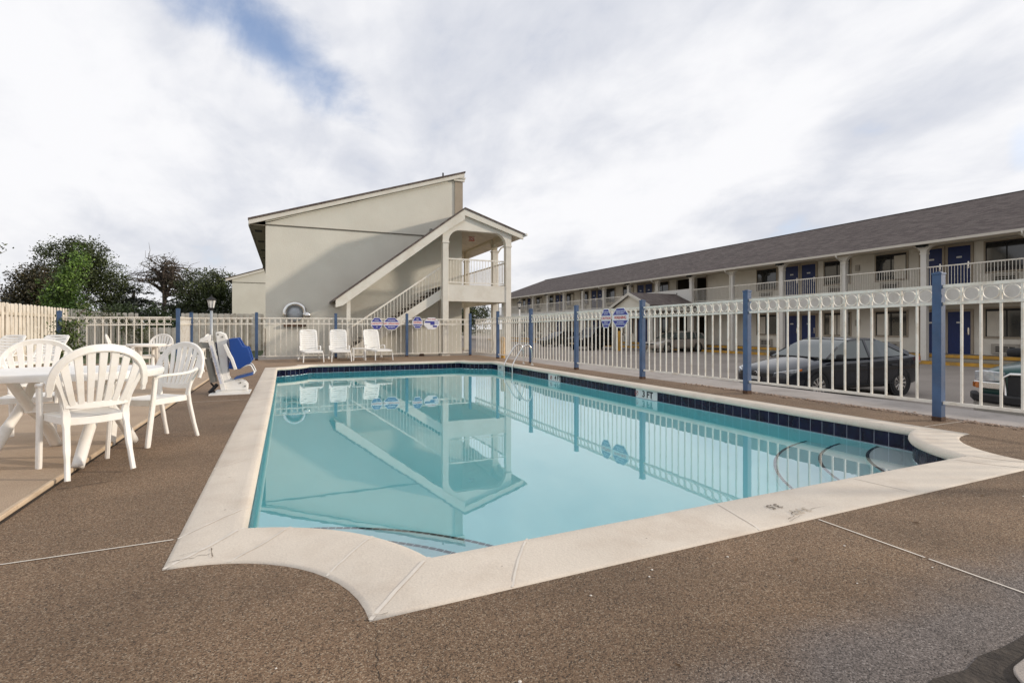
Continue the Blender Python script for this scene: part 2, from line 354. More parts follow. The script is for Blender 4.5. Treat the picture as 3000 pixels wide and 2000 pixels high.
# ------------------------------------------------------------------ camera, sun, sky
cd = bpy.data.cameras.new('camera'); cam = bpy.data.objects.new('camera', cd); COL.objects.link(cam); S.camera = cam
cam.location = (0, 0, 1.10); cam.rotation_euler = (PI/2, 0, -R(24.18))
cd.sensor_width = 36; cd.lens = 36*1481/3000; cd.shift_y = -38/3000; cd.clip_end = 2000; cd.clip_start = .05
SUNV = Vector((4.1, -1.65, 1.34)).normalized()
sd = bpy.data.lights.new('sun', 'SUN'); sd.energy = 2.6; sd.angle = R(2.5); sd.color = (1, .87, .72)
sun = bpy.data.objects.new('sun', sd); COL.objects.link(sun); sun.rotation_euler = (-SUNV).to_track_quat('-Z', 'Y').to_euler(); sun.location = (20, -8, 12)
W = bpy.data.worlds.new('World'); S.world = W; W.use_nodes = True
def world():
    nt = W.node_tree; N = nt.nodes; L = nt.links
    bg = N['Background']; bg.inputs['Strength'].default_value = .1
    sky = N.new('ShaderNodeTexSky'); sky.sky_type = 'NISHITA'; sky.sun_disc = False
    sky.sun_elevation = math.asin(SUNV.z); sky.sun_rotation = math.atan2(SUNV.x, SUNV.y); sky.dust_density = .6; sky.ozone_density = 2.5
    tc = N.new('ShaderNodeTexCoord'); sp = N.new('ShaderNodeSeparateXYZ'); L.new(tc.outputs['Generated'], sp.inputs[0])
    def M(op, a, b=None, c=None, clamp=False):
        n = N.new('ShaderNodeMath'); n.operation = op; n.use_clamp = clamp
        for i, x in enumerate((a, b, c)):
            if x is None: continue
            if isinstance(x, (int, float)): n.inputs[i].default_value = x
            else: L.new(x, n.inputs[i])
        return n.outputs[0]
    z = M('ADD', M('MAXIMUM', sp.outputs[2], 0), .32)
    px = M('DIVIDE', sp.outputs[0], z); py = M('DIVIDE', sp.outputs[1], z)
    cb = N.new('ShaderNodeCombineXYZ'); L.new(px, cb.inputs[0]); L.new(py, cb.inputs[1])
    def noi(scale, sx, sy, rot, det=6, rough=.55, off=0, dist=0):
        mp = N.new('ShaderNodeMapping'); mp.inputs['Rotation'].default_value = (0, 0, R(rot)); mp.inputs['Scale'].default_value = (sx, sy, 1); mp.inputs['Location'].default_value = (off, off*.7, 0)
        L.new(cb.outputs[0], mp.inputs[0])
        n = N.new('ShaderNodeTexNoise'); n.inputs['Scale'].default_value = scale; n.inputs['Detail'].default_value = det; n.inputs['Roughness'].default_value = rough; n.inputs['Distortion'].default_value = dist
        L.new(mp.outputs[0], n.inputs[0]); return n.outputs[0]
    def rng(v, a, b, c=0, d=1, smooth=True):
        n = N.new('ShaderNodeMapRange'); n.interpolation_type = 'SMOOTHSTEP' if smooth else 'LINEAR'
        for i, x in enumerate((a, b, c, d)): n.inputs[i+1].default_value = x
        L.new(v, n.inputs[0]); return n.outputs[0]
    big = noi(1.5, 1.0, .8, 25, 6, .52, 3.1, .3)
    wisp = noi(4.2, 1.0, .62, 38, 9, .58, 7.7, .5)
    small = noi(13, 1, .85, 20, 6, .55, 1.3, .3)
    # white / lilac-grey modulation of the cloud sheet
    k = M('ADD', M('MULTIPLY', big, .66), M('ADD', M('MULTIPLY', wisp, .26), M('MULTIPLY', small, .08)))
    tone = rng(k, .37, .60)
    cr = N.new('ShaderNodeValToRGB'); e = cr.color_ramp.elements
    e[0].color = (6.3, 6.55, 7.4, 1); e[1].color = (9.3, 9.25, 9.5, 1); L.new(tone, cr.inputs[0])
    # colour ramps clamp at 1 in places: scale afterwards
    e[0].color = (.62, .645, .715, 1); e[1].color = (.89, .89, .91, 1)
    sc = N.new('ShaderNodeMixRGB'); sc.blend_type = 'MULTIPLY'; sc.inputs[0].default_value = 1; L.new(cr.outputs[0], sc.inputs[1]); sc.inputs[2].default_value = (10, 10, 10, 1)
    # gaps: one long gap high on the left, thin ones elsewhere
    def gap(cx, cy, ax, ay, ang):
        c, s = cos(R(ang)), sin(R(ang))
        dx = M('SUBTRACT', px, cx); dy = M('SUBTRACT', py, cy)
        u = M('DIVIDE', M('ADD', M('MULTIPLY', dx, c), M('MULTIPLY', dy, s)), ax)
        v = M('DIVIDE', M('ADD', M('MULTIPLY', dx, -s), M('MULTIPLY', dy, c)), ay)
        return M('SQRT', M('ADD', M('MULTIPLY', u, u), M('MULTIPLY', v, v)))
    g1 = M('ADD', gap(-.02, 1.15, .25, .085, 47), M('MULTIPLY', M('SUBTRACT', M('ADD', M('MULTIPLY', wisp, .7), M('MULTIPLY', small, .3)), .5), 2.6))
    g1 = rng(g1, 1.45, .15, 0, .84)
    g2 = M('ADD', gap(1.60, .60, .16, .035, 20), M('MULTIPLY', M('SUBTRACT', wisp, .5), 2.2)); g2 = rng(g2, 1.2, .3, 0, .2)
    g3 = rng(k, .42, .33, 0, .25)
    gg = M('MAXIMUM', M('MAXIMUM', g1, g2), g3)
    # keep horizon hazy-pale
    hz = rng(sp.outputs[2], .0, .12, 0, 1)
    gg = M('MULTIPLY', gg, hz)
    blue = N.new('ShaderNodeMixRGB'); blue.blend_type = 'MULTIPLY'; blue.inputs[0].default_value = 1; L.new(sky.outputs[0], blue.inputs[1]); blue.inputs[2].default_value = (1.75, 1.75, 1.9, 1)
    mx = N.new('ShaderNodeMixRGB'); L.new(gg, mx.inputs[0]); L.new(sc.outputs[0], mx.inputs[1]); L.new(blue.outputs[0], mx.inputs[2])
    warm = N.new('ShaderNodeMixRGB'); L.new(rng(sp.outputs[2], .22, .0, 0, .35), warm.inputs[0]); L.new(mx.outputs[0], warm.inputs[1]); warm.inputs[2].default_value = (8.3, 8.2, 8.15, 1)
    L.new(warm.outputs[0], bg.inputs['Color'])
world()
S.view_settings.view_transform = 'Standard'; S.view_settings.look = 'None'; S.view_settings.exposure = .12; S.view_settings.gamma = 1
S.cycles.use_denoising = True
S.cycles.diffuse_bounces = 10; S.cycles.max_bounces = 16; S.cycles.transmission_bounces = 10; S.cycles.transparent_max_bounces = 12
S.cycles.sample_clamp_indirect = 4

# ------------------------------------------------------------------ ground sheets
def flat(name, poly, z, m, holes=None, kind='structure', thick=0):
    loops = [[Vector((x, y, 0)) for x, y in poly]]+[[Vector((x, y, 0)) for x, y in h] for h in (holes or [])]
    tri = tessellate_polygon(loops); pts = [p for l in loops for p in l]
    b = MB(); b.add([(p.x, p.y, z) for p in pts], [tuple(t) for t in tri])
    if thick:
        n = len(poly)
        b.add([(x, y, z) for x, y in poly]+[(x, y, z-thick) for x, y in poly], [(i, (i+1) % n, (i+1) % n+n, i+n) for i in range(n)])
    o = b.build(name, m); o['kind'] = kind
    for p in o.data.polygons:
        if abs(p.normal.z) > .9 and p.normal.z < 0: p.flip()
    return o
# pool outline -------------------------------------------------------
XL, XR, YN, YF = -.22, 6.20, 2.33, 16.22       # inner wall faces
OL, OR_, ON, OF = -.51, 6.50, 1.95, 16.56      # outer edge of the coping
def outline():
    inn, out = [], []
    def corner(cx, cy, ri, ro, a0, a1, dfirst, dlast, n=14):
        i0 = a0-math.degrees(math.asin(dfirst/ri)); i1 = a1+math.degrees(math.asin(dlast/ri))
        for k in range(n+1):
            t = k/n; a = R(i0+(i1-i0)*t); inn.append((cx+ri*cos(a), cy+ri*sin(a)))
            b = R(a0+(a1-a0)*t); out.append((cx+ro*cos(b), cy+ro*sin(b)))
    def edge(n):
        # straight pieces filled in afterwards
        inn.append(('E', n)); out.append(('E', n))
    corner(OL, ON, 1.18, .80, 90, 0, XL-OL, YN-ON); edge(18)
    corner(OR_, ON, 1.26, .90, 180, 90, YN-ON, OR_-XR); edge(36)
    corner(OR_, OF, 1.2, .85, 270, 180, OR_-XR, OF-YF); edge(18)
    corner(OL, OF, 1.2, .85, 0, -90, OF-YF, XL-OL); edge(36)
    res = []
    for lst in (inn, out):
        r = []
        for i, p in enumerate(lst):
            if p[0] == 'E':
                a = lst[i-1]; b = lst[(i+1) % len(lst)]
                r += [(a[0]+(b[0]-a[0])*k/p[1], a[1]+(b[1]-a[1])*k/p[1]) for k in range(1, p[1])]
            else: r.append(p)
        res.append(r)
    return res
PIN, POUT = outline()
NP = len(PIN)
DL = -1.48
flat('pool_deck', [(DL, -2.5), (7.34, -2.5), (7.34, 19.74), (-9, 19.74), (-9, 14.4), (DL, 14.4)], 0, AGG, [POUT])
flat('buff_terrace', [(-9, -2.5), (DL, -2.5), (DL, 14.4), (-9, 14.4)], .035, SANDC, thick=.05)
# paler arris of the terrace edge
b = MB(); b.ribbon([(DL-.012, -2.5+k*.3, .020+.0015*sin(k*1.7)) for k in range(57)], (1, 0, 0), .034, .034)
tag(b.build('terrace_edge', mat('pale_terrace_arris', (.56, .44, .31), .9, .12, 3, .4, 60, grime=(.40, .29, .19), gscale=5)), kind='structure')
b = MB(); b.box(DL+.001, DL+.022, -2.5, 14.3, -.002, .003)
tag(b.build('terrace_joint', mat('dark_gap', (.03, .022, .016), 1, .3, 20)), kind='structure')
# pale joint strips and cracks in the deck
def strip(b, x0, y0, x1, y1, w, z=.004, jit=0, seg=1):
    n = seg; d = Vector((x1-x0, y1-y0, 0)); L = d.length; d /= L; q = Vector((-d.y, d.x, 0))
    pts = []
    for i in range(n+1):
        o = q*(random.uniform(-jit, jit) if 0 < i < n else 0)
        pts.append(Vector((x0, y0, z))+d*L*i/n+o)
    for i in range(n):
        ww = w*(1 if not jit else random.uniform(.4, 1.2))
        a, c = pts[i], pts[i+1]
        b.add([a-q*ww/2, c-q*ww/2, c+q*ww/2, a+q*ww/2], [(0, 1, 2, 3)])
b = MB()
strip(b, 2.80, 1.93, 2.80, 1.40, .011); strip(b, 2.80, 1.385, 2.80, -2.4, .011)
strip(b, DL+.03, 3.12, -.53, 3.12, .010); strip(b, DL+.03, 8.82, -.53, 8.82, .010); strip(b, 6.53, 3.27, 7.3, 3.27, .010)
strip(b, 6.53, 9.0, 7.3, 9.0, .010); strip(b, DL+.03, 14.2, -.53, 14.2, .01)
tag(b.build('deck_joint', MORT), kind='structure')
b = MB()
strip(b, .315, 1.94, .27, 1.62, .0028, .0045, .012, 11); strip(b, .27, 1.62, .30, 1.40, .0015, .0045, .01, 7)
strip(b, -1.14, 4.50, -1.42, 4.42, .009, .0045, .004, 5); strip(b, 1.2, 1.15, 1.05, .9, .004, .0045, .01, 6)
for k in range(26):
    x, y = random.uniform(-1.3, 6), random.uniform(.8, 1.85) if random.random() < .7 else random.uniform(2, 8)
    if y > 1.9 and x > -.55: continue
    a = random.uniform(0, PI); l = random.uniform(.015, .06)
    strip(b, x, y, x+cos(a)*l, y+sin(a)*l, random.uniform(.002, .006), .0045, .004, 3)
tag(b.build('deck_crack', mat('dark_crack', (.035, .028, .022), 1, .3, 20)), kind='structure')  # cracks in a near-black brown
# grit flecks
b = MB()
for k in range(30):
    x, y = random.uniform(-1.3, 4.5), random.uniform(.9, 1.85)
    s = random.uniform(.002, .006)
    b.lathe([(s, 0), (s*1.1, s*.3), (s*.5, s*.7)], (x, y, .001), 6)
tag(b.build('grit_debris', MORT), kind='stuff')
b = MB(); lr_ = random.Random(5)
for k in range(34):
    x, y = (lr_.uniform(-1.3, 6.0), lr_.uniform(1.0, 1.9)) if k < 14 else (lr_.uniform(-1.35, -.6), lr_.uniform(2, 12)) if k < 24 else (lr_.uniform(6.55, 7.3), lr_.uniform(2, 15))
    a = lr_.uniform(0, 6); l = lr_.uniform(.010, .022); w_ = l*lr_.uniform(.3, .6); u = Vector((cos(a), sin(a), 0)); v = Vector((-sin(a), cos(a), 0)); p = Vector((x, y, .004))
    b.add([p-u*l, p-v*w_+Vector((0, 0, .003)), p+u*l+Vector((0, 0, .002)), p+v*w_+Vector((0, 0, .005))], [(0, 1, 2), (0, 2, 3)])
tag(b.build('leaf_debris', mat('dry_leaf', (.10, .055, .025), .9, .3, 30)), kind='stuff')
# bottom right corner: dark patch in the soil colour, and a slab edge
flat('dark_strip', [(1.70, .88), (1.85, .905), (2.0, .885), (2.12, .905), (2.27, .895), (2.42, .90), (2.8, .93), (3.3, .9), (3.3, .5), (1.2, .5), (1.45, .84)], .004, SOIL)
b = MB(); b.prism([(1.90+.02*k, .775-.45*(1-k/12)**2.2+.004*k) for k in range(13)]+[(2.3, .835), (3.2, .85), (3.2, -.4), (1.8, -.4)], .0045, .016, 'z')
tag(b.build('slab_edge', CONC, bevel=.004), kind='structure')
# ground outside -----------------------------------------------------
LOT = -.575
flat('ground', [(-900, -600), (900, -600), (900, 900), (-900, 900)], LOT-.06, GROUND, [[(-2, 0.5), (7.3, 0.5), (7.3, 17.5), (-2, 17.5)]])
flat('parking_lot', [(8.5, -40), (27.45, -40), (27.45, 110), (8.5, 110)], LOT, ASPH)
flat('far_lot', [(27.46, 66), (60, 66), (60, 110), (27.46, 110)], LOT-.004, ASPH)
flat('lawn', [(-120, -60), (-9, -60), (-9, 19.74), (-1.2, 19.74), (-1.2, 21.5), (-.9, 21.5), (-.9, 120), (-120, 120)], -.03, LAWN, thick=.7)
flat('building_apron', [(-1.2, 19.745), (7.34, 19.745), (9.7, 19.745), (9.7, 50), (-.9, 50), (-.9, 21.5), (-1.2, 21.5)], -.012, CONC, thick=.6)
flat('concrete_walk', [(7.5, -6), (8.22, -6), (8.50, 3.2), (8.50, 19.74), (7.34, 19.74), (7.34, 8.0), (7.5, 6.5)], -.004, mat('grey_walk_concrete', (.36, .325, .30), .9, .08, 1.1, .4, 70, grime=(.22, .195, .175), gscale=1.7, fine=.1, fscale=120), thick=.62)
flat('gravel_bed', [(7.342, -6), (7.499, -6), (7.499, 6.5), (7.345, 8.0)], -.03, SOIL)
b = MB()
for k in range(1100):
    y = random.uniform(1.6, 7.8); x = 7.40+random.gauss(0, .075)-(.05 if y > 5.5 else 0)
    if x > 7.56: continue
    s = random.uniform(.007, .026); M = Matrix.Translation((x, y, (-.02 if x > 7.34 else .0)+s*.4)) @ Matrix.Rotation(random.uniform(0, 6), 4, 'Z') @ Matrix.Diagonal((1, random.uniform(.6, 1), random.uniform(.4, .8), 1))
    b.lathe([(.15*s, -s), (.8*s, -.5*s), (s, .1*s), (.6*s, .75*s), (.15*s, s)], (0, 0, 0), 6, M)
tag(b.build('pebbles', PEB, smooth=True), kind='stuff')

# ------------------------------------------------------------------ the pool
pool = thing('swimming_pool', (3, 9, -.2), 'rectangular outdoor swimming pool with scalloped corners and cream stone coping', 'pool', world=True)
prof = [(0, -.062), (-.10, -.058), (-.14, -.036), (-.135, -.012), (-.09, .010), (0, .021), (.14, .017), (.5, .011), (.93, .008), (1, .002), (1.0, -.06)]
b = MB(); n = len(prof)
vs = []
for i in range(NP):
    (ax, ay), (bx, by) = PIN[i], POUT[i]
    w = math.hypot(bx-ax, by-ay)
    for t, z in prof:
        if t < 0 or t > 1: t = t*.3/w
        jz = .0012*noise.noise(Vector((ax*3, ay*3, t*4)))
        vs.append((ax+(bx-ax)*t, ay+(by-ay)*t, z+jz))
b.add(vs, [(i*n+j, i*n+j+1, ((i+1) % NP)*n+j+1, ((i+1) % NP)*n+j) for i in range(NP) for j in range(n-1)])
coping = b.build('coping', COPE, pool, smooth=True)
def cope_at(i, f=0.):
    a = [PIN[i % NP][k]+(PIN[(i+1) % NP][k]-PIN[i % NP][k])*f for k in (0, 1)]
    c = [POUT[i % NP][k]+(POUT[(i+1) % NP][k]-POUT[i % NP][k])*f for k in (0, 1)]
    return a, c
def cope_z(t):
    for (t0, z0), (t1, z1) in zip(prof[4:], prof[5:-1]):
        if t0 <= t <= t1: return z0+(z1-z0)*(t-t0)/(t1-t0)
    return .012
def nearest(px, py):
    return min(range(NP), key=lambda i: (PIN[i][0]-px)**2+(PIN[i][1]-py)**2)
b = MB()
stations = []
for x in (1.0, 2.37, 3.68, 4.95): stations.append((x, YN))
for y in (3.55, 4.95, 6.3, 7.7, 9.1, 10.5, 11.9, 13.3, 14.7): stations += [(XL, y), (XR, y)]
for x in (.9, 2.3, 3.7, 5.1): stations.append((x, YF))
stations += [(.01, 3.05), (.40, 2.72)]
idx = [nearest(*s) for s in stations]+[0, 14]+[nearest(5.25, 2.33), nearest(XR, 3.17)]
for i in idx:
    b = MB()
    a, c = cope_at(i); w = math.hypot(c[0]-a[0], c[1]-a[1]); d = ((c[0]-a[0])/w, (c[1]-a[1])/w); q = (-d[1], d[0])
    hw = .0055 if i not in (0, 14) else .009
    prev = None; wob = random.uniform(-.02, .02)
    for k in range(9):
        t = -.06+1.05*k/8; z = cope_z(max(t, -.09))+.0022
        o = wob*sin(t*3)+random.uniform(-.003, .003)*w*2
        ox, oy = a[0]+(c[0]-a[0])*t+q[0]*o, a[1]+(c[1]-a[1])*t+q[1]*o
        cur = [(ox-q[0]*hw, oy-q[1]*hw, z), (ox+q[0]*hw, oy+q[1]*hw, z)]
        if prev: b.add(prev+cur[::-1], [(0, 1, 2, 3)])
        prev = cur
    b.build('mortar_joint', MORT, coping)
# broken edge of the coping at the near corners
CRK = mat('crack_in_stone', (.17, .135, .105), 1, .4, 30)
for a in ((-.50, 2.80, -.33, 2.83, .005, .0128, .010, 10), (-.32, 2.77, -.335, 2.90, .0045, .0145, .008, 8), (-.46, 2.86, -.35, 2.89, .002, .0145, .005, 6),
          (2.62, 1.985, 2.78, 2.06, .004, .0125, .012, 8), (2.78, 2.06, 3.02, 2.04, .003, .0125, .006, 6), (2.60, 1.965, 2.76, 2.0, .003, .0125, .008, 6), (.22, 1.972, .36, 1.965, .004, .0115, .005, 6),
          (-.38, 4.2, -.36, 4.206, .005, .0195, .002, 2), (-.33, 3.45, -.325, 3.46, .007, .0195, .002, 2), (.9, 2.12, .906, 2.126, .005, .0175, .001, 2), (1.7, 2.1, 1.71, 2.1, .004, .0175, .001, 2)):
    b = MB(); strip(b, *a); b.build('crack', CRK, coping)
# chipped faded painted depth figures on the near coping
text('3.5', .085, (2.72, 2.16, .0175), (0, 0, PI), mat('faded_black_paint', (.20, .17, .14), .9, .8, 90), pool, 'depth_figures', .001)
text('3 FT', .085, (2.80, 2.05, .0165), (0, 0, PI), mat('very_faded_paint', (.48, .42, .345), .9, .15, 60), pool, 'depth_figures', .0008)
# walls, tiles, floor
WL = -.232
def depth(y):
    return -1.12 if y < 6 else (-1.12-(y-6)*.07 if y < 15 else -1.75)
b = MB()
vs = [(x, y, z) for x, y in PIN for z in (-.055, depth(y)-.02)]
b.add(vs, [(2*i, 2*i+1, 2*((i+1) % NP)+1, 2*((i+1) % NP)) for i in range(NP)])
b.build('pool_wall', PLASTER, pool)
b = MB()
ys = [2.2, 6, 15, 16.4]
b.add([(x, y, depth(y)) for y in ys for x in (XL-.1, XR+.1)], [(2*i, 2*i+1, 2*i+3, 2*i+2) for i in range(3)])
b.build('pool_floor', PLASTER, pool)
# perimeter resampled for tiles
def resample(pts, step):
    out = []; acc = 0
    P = [Vector((x, y)) for x, y in pts]; P.append(P[0]); tot = sum((P[i+1]-P[i]).length for i in range(len(P)-1))
    n = round(tot/step); st = tot/n; tgt = 0; L = 0
    for i in range(len(P)-1):
        l = (P[i+1]-P[i]).length
        while tgt <= L+l+1e-9 and len(out) < n:
            out.append(P[i]+(P[i+1]-P[i])*((tgt-L)/l)); tgt += st
        L += l
    return out
T = resample(PIN, .155); nt_ = len(T)
b = MB(); g = MB(); mks = [MB(), MB(), MB()]
cen = Vector((3, 9))
def markrange(c):
    if abs(c.x-XR) > .06: return False
    return 7.40 < c.y < 8.02 or 10.83 < c.y < 11.45 or 14.5 < c.y < 14.95
for i in range(nt_):
    a, c = T[i], T[(i+1) % nt_]; d = (c-a); l = d.length; d /= l; q = Vector((-d.y, d.x))   # CCW: inward normal = left
    mid = (a+c)/2
    a1 = a+d*.0035; c1 = c-d*.0035
    tgt = mks[0 if mid.y < 9 else 1 if mid.y < 12 else 2] if markrange(mid) else b
    o1 = q*.005
    zt, zb = -.064, -.224
    tgt.add([(a1.x+o1.x, a1.y+o1.y, zb), (c1.x+o1.x, c1.y+o1.y, zb), (c1.x+o1.x, c1.y+o1.y, zt), (a1.x+o1.x, a1.y+o1.y, zt)], [(0, 1, 2, 3)])
    o2 = q*.002
    g.add([(a.x+o2.x, a.y+o2.y, -.245), (c.x+o2.x, c.y+o2.y, -.245), (c.x+o2.x, c.y+o2.y, -.06), (a.x+o2.x, a.y+o2.y, -.06)], [(0, 1, 2, 3)])
band = b.build('waterline_tiles', TILE, pool)
g.build('grout', GROUT, band)
for mk in mks: mk.build('depth_marker', MARKT, pool)
def wallmark(s, yc, size=.115):
    # text on the right pool wall, read from inside the pool
    text(s, size, (XR-.0075, yc, -.145), (PI/2, 0, -PI/2), BLACKP, pool, 'depth_figures', .0008, bold=True)
wallmark('3 FT', 7.60, .165); wallmark('4 FT', 11.02, .165); wallmark('5 FT', 14.72, .11)
for y in (7.92, 11.36):
    b = MB(); pts = [(XR-.0075, y+.045*cos(2*PI*k/20), -.145+.045*sin(2*PI*k/20)) for k in range(20)]
    b.tube(pts, .005, 5, closed=True); b.tube([(XR-.0075, y-.032, -.113), (XR-.0075, y+.032, -.177)], .005, 5); b.tube([(XR-.0075, y+.012, -.165), (XR-.0075, y-.004, -.135), (XR-.0075, y-.022, -.125)], .008, 5)
    b.build('no_diving_symbol', mat('marker_red', (.35, .09, .08), .5), pool)
# corner steps
def steps(cx, cy, a0, a1, rads):
    b = MB(); t = MB()
    deps = [WL-.09, WL-.36, WL-.63]
    for r, z in zip(rads, deps):
        n = 26
        ring = [(cx+r*cos(R(a0+(a1-a0)*k/n)), cy+r*sin(R(a0+(a1-a0)*k/n))) for k in range(n+1)]
        b.prism(ring+[(cx, cy)], -1.3, z, 'z')
        m = int(r*R(abs(a1-a0))/.058)
        for k in range(m):
            f0 = R(a0+(a1-a0)*(k+.05)/m); f1 = R(a0+(a1-a0)*(k+.95)/m)
            q = [(cx+rr*cos(f), cy+rr*sin(f), z+.003) for rr, f in ((r-.034, f0), (r-.002, f0), (r-.002, f1), (r-.034, f1))]
            t.add(q, [(0, 1, 2, 3)])
    s = b.build('corner_steps', STEPW, pool); t.build('edge_tiles', TILED, s)
steps(OL, ON, 84, 6, (1.58, 1.99, 2.42)); steps(OR_, ON, 174, 96, (1.66, 2.09, 2.52))
# light niche / skimmer on the right wall
b = MB(); b.box(XR-.012, XR, 12.7, 13.05, -.20, -.07); b.build('skimmer_mouth', BLACKR, pool)
# water body (slightly larger than the shell so the shell bounds it)
b = MB(); out = []
for i in range(NP):
    (ax, ay), (bx, by) = PIN[i], POUT[i]; out.append((ax+(bx-ax)*.15, ay+(by-ay)*.15))
b.prism(out, -2.2, WL, 'z')
w = b.build('water', WATER); w['kind'] = 'structure'

# pool ladder
lad = thing('pool_ladder', (6.4, 13.9, 0), 'stainless steel grab rail ladder hooked over the far right pool edge', 'ladder', world=True)
for y in (13.62, 14.22):
    pts = smooth_pts([(6.13, y, -1.1), (6.13, y, -.2), (6.14, y, .02), (6.28, y, .26), (6.42, y, .47), (6.52, y, .57), (6.63, y, .60), (6.72, y, .55), (6.77, y, .42), (6.78, y, .2), (6.78, y, .0)], 5)
    b = MB(); b.tube(pts, .024, 10); b.build('rail', CHROME, lad, smooth=True)
    b = MB(); b.lathe([(.045, 0), (.045, .012), (.022, .03)], (6.78, y, 0), 14); b.build('foot_flange', CHROME, lad, smooth=True)
for z in (-.42, -.72, -1.0):
    b = MB(); b.box(6.07, 6.17, 13.62, 14.22, z, z+.025); b.build('tread', WHITEP, lad)

# ------------------------------------------------------------------ railing and column helpers
def railing(b, axis, c, a0, a1, z0, z1, sp=.125, w=.018, top=.05):
    # axis 'x': runs along x at y=c ; axis 'y': runs along y at x=c
    def bx(p0, p1, q0, q1, za, zb):
        if axis == 'x': b.box(p0, p1, q0, q1, za, zb)
        else: b.box(q0, q1, p0, p1, za, zb)
    bx(a0, a1, c-.03, c+.03, z1-top, z1)
    bx(a0, a1, c-.02, c+.02, z0, z0+.035)
    n = max(1, round((a1-a0)/sp))
    for k in range(1, n):
        p = a0+(a1-a0)*k/n
        bx(p-w/2, p+w/2, c-w/2, c+w/2, z0+.035, z1-top)
def column(b, x, y, z0, z1, w=.24, cap=None):
    h = w/2
    b.box(x-h, x+h, y-h, y+h, z0, z1)
    if cap: b.box(x-h-.025, x+h+.025, y-h-.025, y+h+.025, cap, cap+.07)

# ------------------------------------------------------------------ left wing (stair end)
YW, YS = 21.5, 19.85
wing = thing('motel_wing', (3.2, 30, 0), 'cream stucco motel wing with tall sloping end wall and covered outside stair', 'building', world=True)
b = MB(); b.prism([(-.68, -.06), (7.2, -.06), (7.2, 7.86), (-.68, 5.13)], YW, 40, 'y'); b.build('wall', STUCCO, wing)
rs = (7.98-5.17)/(7.28+1.25)
b = MB(); b.prism([(-1.27, 5.17), (7.30, 5.17+rs*8.57), (7.30, 5.17+rs*8.57+.07), (-1.27, 5.24)], 21.28, 40.2, 'y'); b.build('roof', SHING, wing)
b = MB(); b.prism([(-1.25, 5.015), (7.27, 5.015+rs*8.52), (7.27, 5.168+rs*8.52), (-1.25, 5.168)], 21.32, 21.44, 'y')
b.build('rake_board', TRIM, wing)
b = MB(); b.prism([(-.68, 5.16), (6.84, 5.16+rs*7.52-.05), (6.84, 5.20+rs*7.52-.05), (-.68, 5.20)], 21.470, 21.497, 'y'); b.build('frieze_board', STUCCO, wing)
b = MB(); b.box(-1.26, -1.22, 21.45, 40.1, 4.97, 5.18); b.box(-1.22, -.685, 21.45, 40.1, 5.02, 5.05); b.build('soffit', mat('brown_soffit_paint', (.20, .175, .135), .9), wing)  # dark brown underside of the left eave
b = MB()
for y in (22.5, 25.2, 28, 31, 34): b.box(-1.1, -.85, y, y+.45, 5.008, 5.018)
b.build('soffit_vent', DARK, wing)
b = MB(); b.box(6.86, 7.23, 21.455, 21.497, 5.9, 7.62); b.build('corner_board', TAN, wing)
b = MB(); b.box(6.80, 7.30, 21.40, 21.50, 7.62, 7.74); b.box(6.77, 7.33, 21.36, 21.52, 7.74, 7.80); b.build('corner_cap', TRIM, wing)
b = MB(); b.prism([(-.68, 5.055), (5.9, 5.09), (5.9, 5.13), (-.68, 5.09)], 21.465, 21.498, 'y'); b.build('wall_joint', JOINT, wing)
b = MB(); b.tube([(6.45, 21.9, 7.6), (6.45, 21.9, 8.05)], .035, 10); b.build('vent_pipe', BLACKR, wing)
b = MB(); b.tube([(5.78, 21.46, 5.30), (5.78, 21.46, 5.42)], .06, 10); b.build('wall_vent', GREYM, wing)
b = MB(); b.box(-.705, -.682, 21.47, 21.52, -.02, 1.1); b.build('corner_pipe', RUST, wing)
# small block attached on the left, further back
w2 = thing('motel_wing', (0, 50, 0), 'second cream stucco wing half hidden behind the first, above the board fence', 'building', world=True)
b = MB(); b.prism([(-3.94, -.06), (4.2, -.06), (4.2, 7.92), (-3.94, 5.17)], 47, 62, 'y'); b.build('wall', STUCCO, w2)
b = MB(); b.prism([(-4.42, 5.12), (4.3, 5.12+.338*8.72), (4.3, 5.19+.338*8.72), (-4.42, 5.19)], 46.8, 62.2, 'y'); b.build('roof', SHING, w2)
b = MB(); b.prism([(-4.40, 4.93), (4.27, 4.93+.338*8.67), (4.27, 5.118+.338*8.67), (-4.40, 5.118)], 46.86, 46.96, 'y'); b.build('rake_board', TRIM, w2)
b = MB(); b.box(-3.94, 4.2, 46.97, 46.995, 4.86, 4.90); b.build('wall_joint', JOINT, w2)
b = MB(); b.tube([(-1.7, 48, 6), (-1.7, 48, 6.4)], .04, 8); b.build('vent_pipe', BLACKR, w2)
# covered stair
def rl(x): return 2.17+(x-1.69)*.7705
def rr(x): return 6.03-(x-6.70)*.317
YR0 = 19.60
b = MB(); b.prism([(1.62, rl(1.62)-.02), (6.70, 5.97), (9.40, rr(9.40)-.06), (9.40, rr(9.40)), (6.70, 6.04), (1.62, rl(1.62)+.05)], YR0-.03, YW-.002, 'y')
b.prism([(7.202, rr(7.2)-.06), (9.40, rr(9.40)-.06), (9.40, rr(9.40)), (7.202, rr(7.2))], YW, 40.2, 'y')
b.build('stair_roof', SHING, wing)
b = MB(); b.prism([(1.70, rl(1.70)-.30), (1.95, rl(1.95)-.42), (6.0, rl(6.0)-.42), (6.70, 5.55), (6.70, 5.965), (1.70, rl(1.70)-.025)], YR0, YR0+.10, 'y')
b.prism([(6.70, 5.72), (9.34, rr(9.34)-.27), (9.34, rr(9.34)-.065), (6.70, 5.965)], YR0, YR0+.098, 'y')
b.build('stair_rake_board', TRIM, wing)
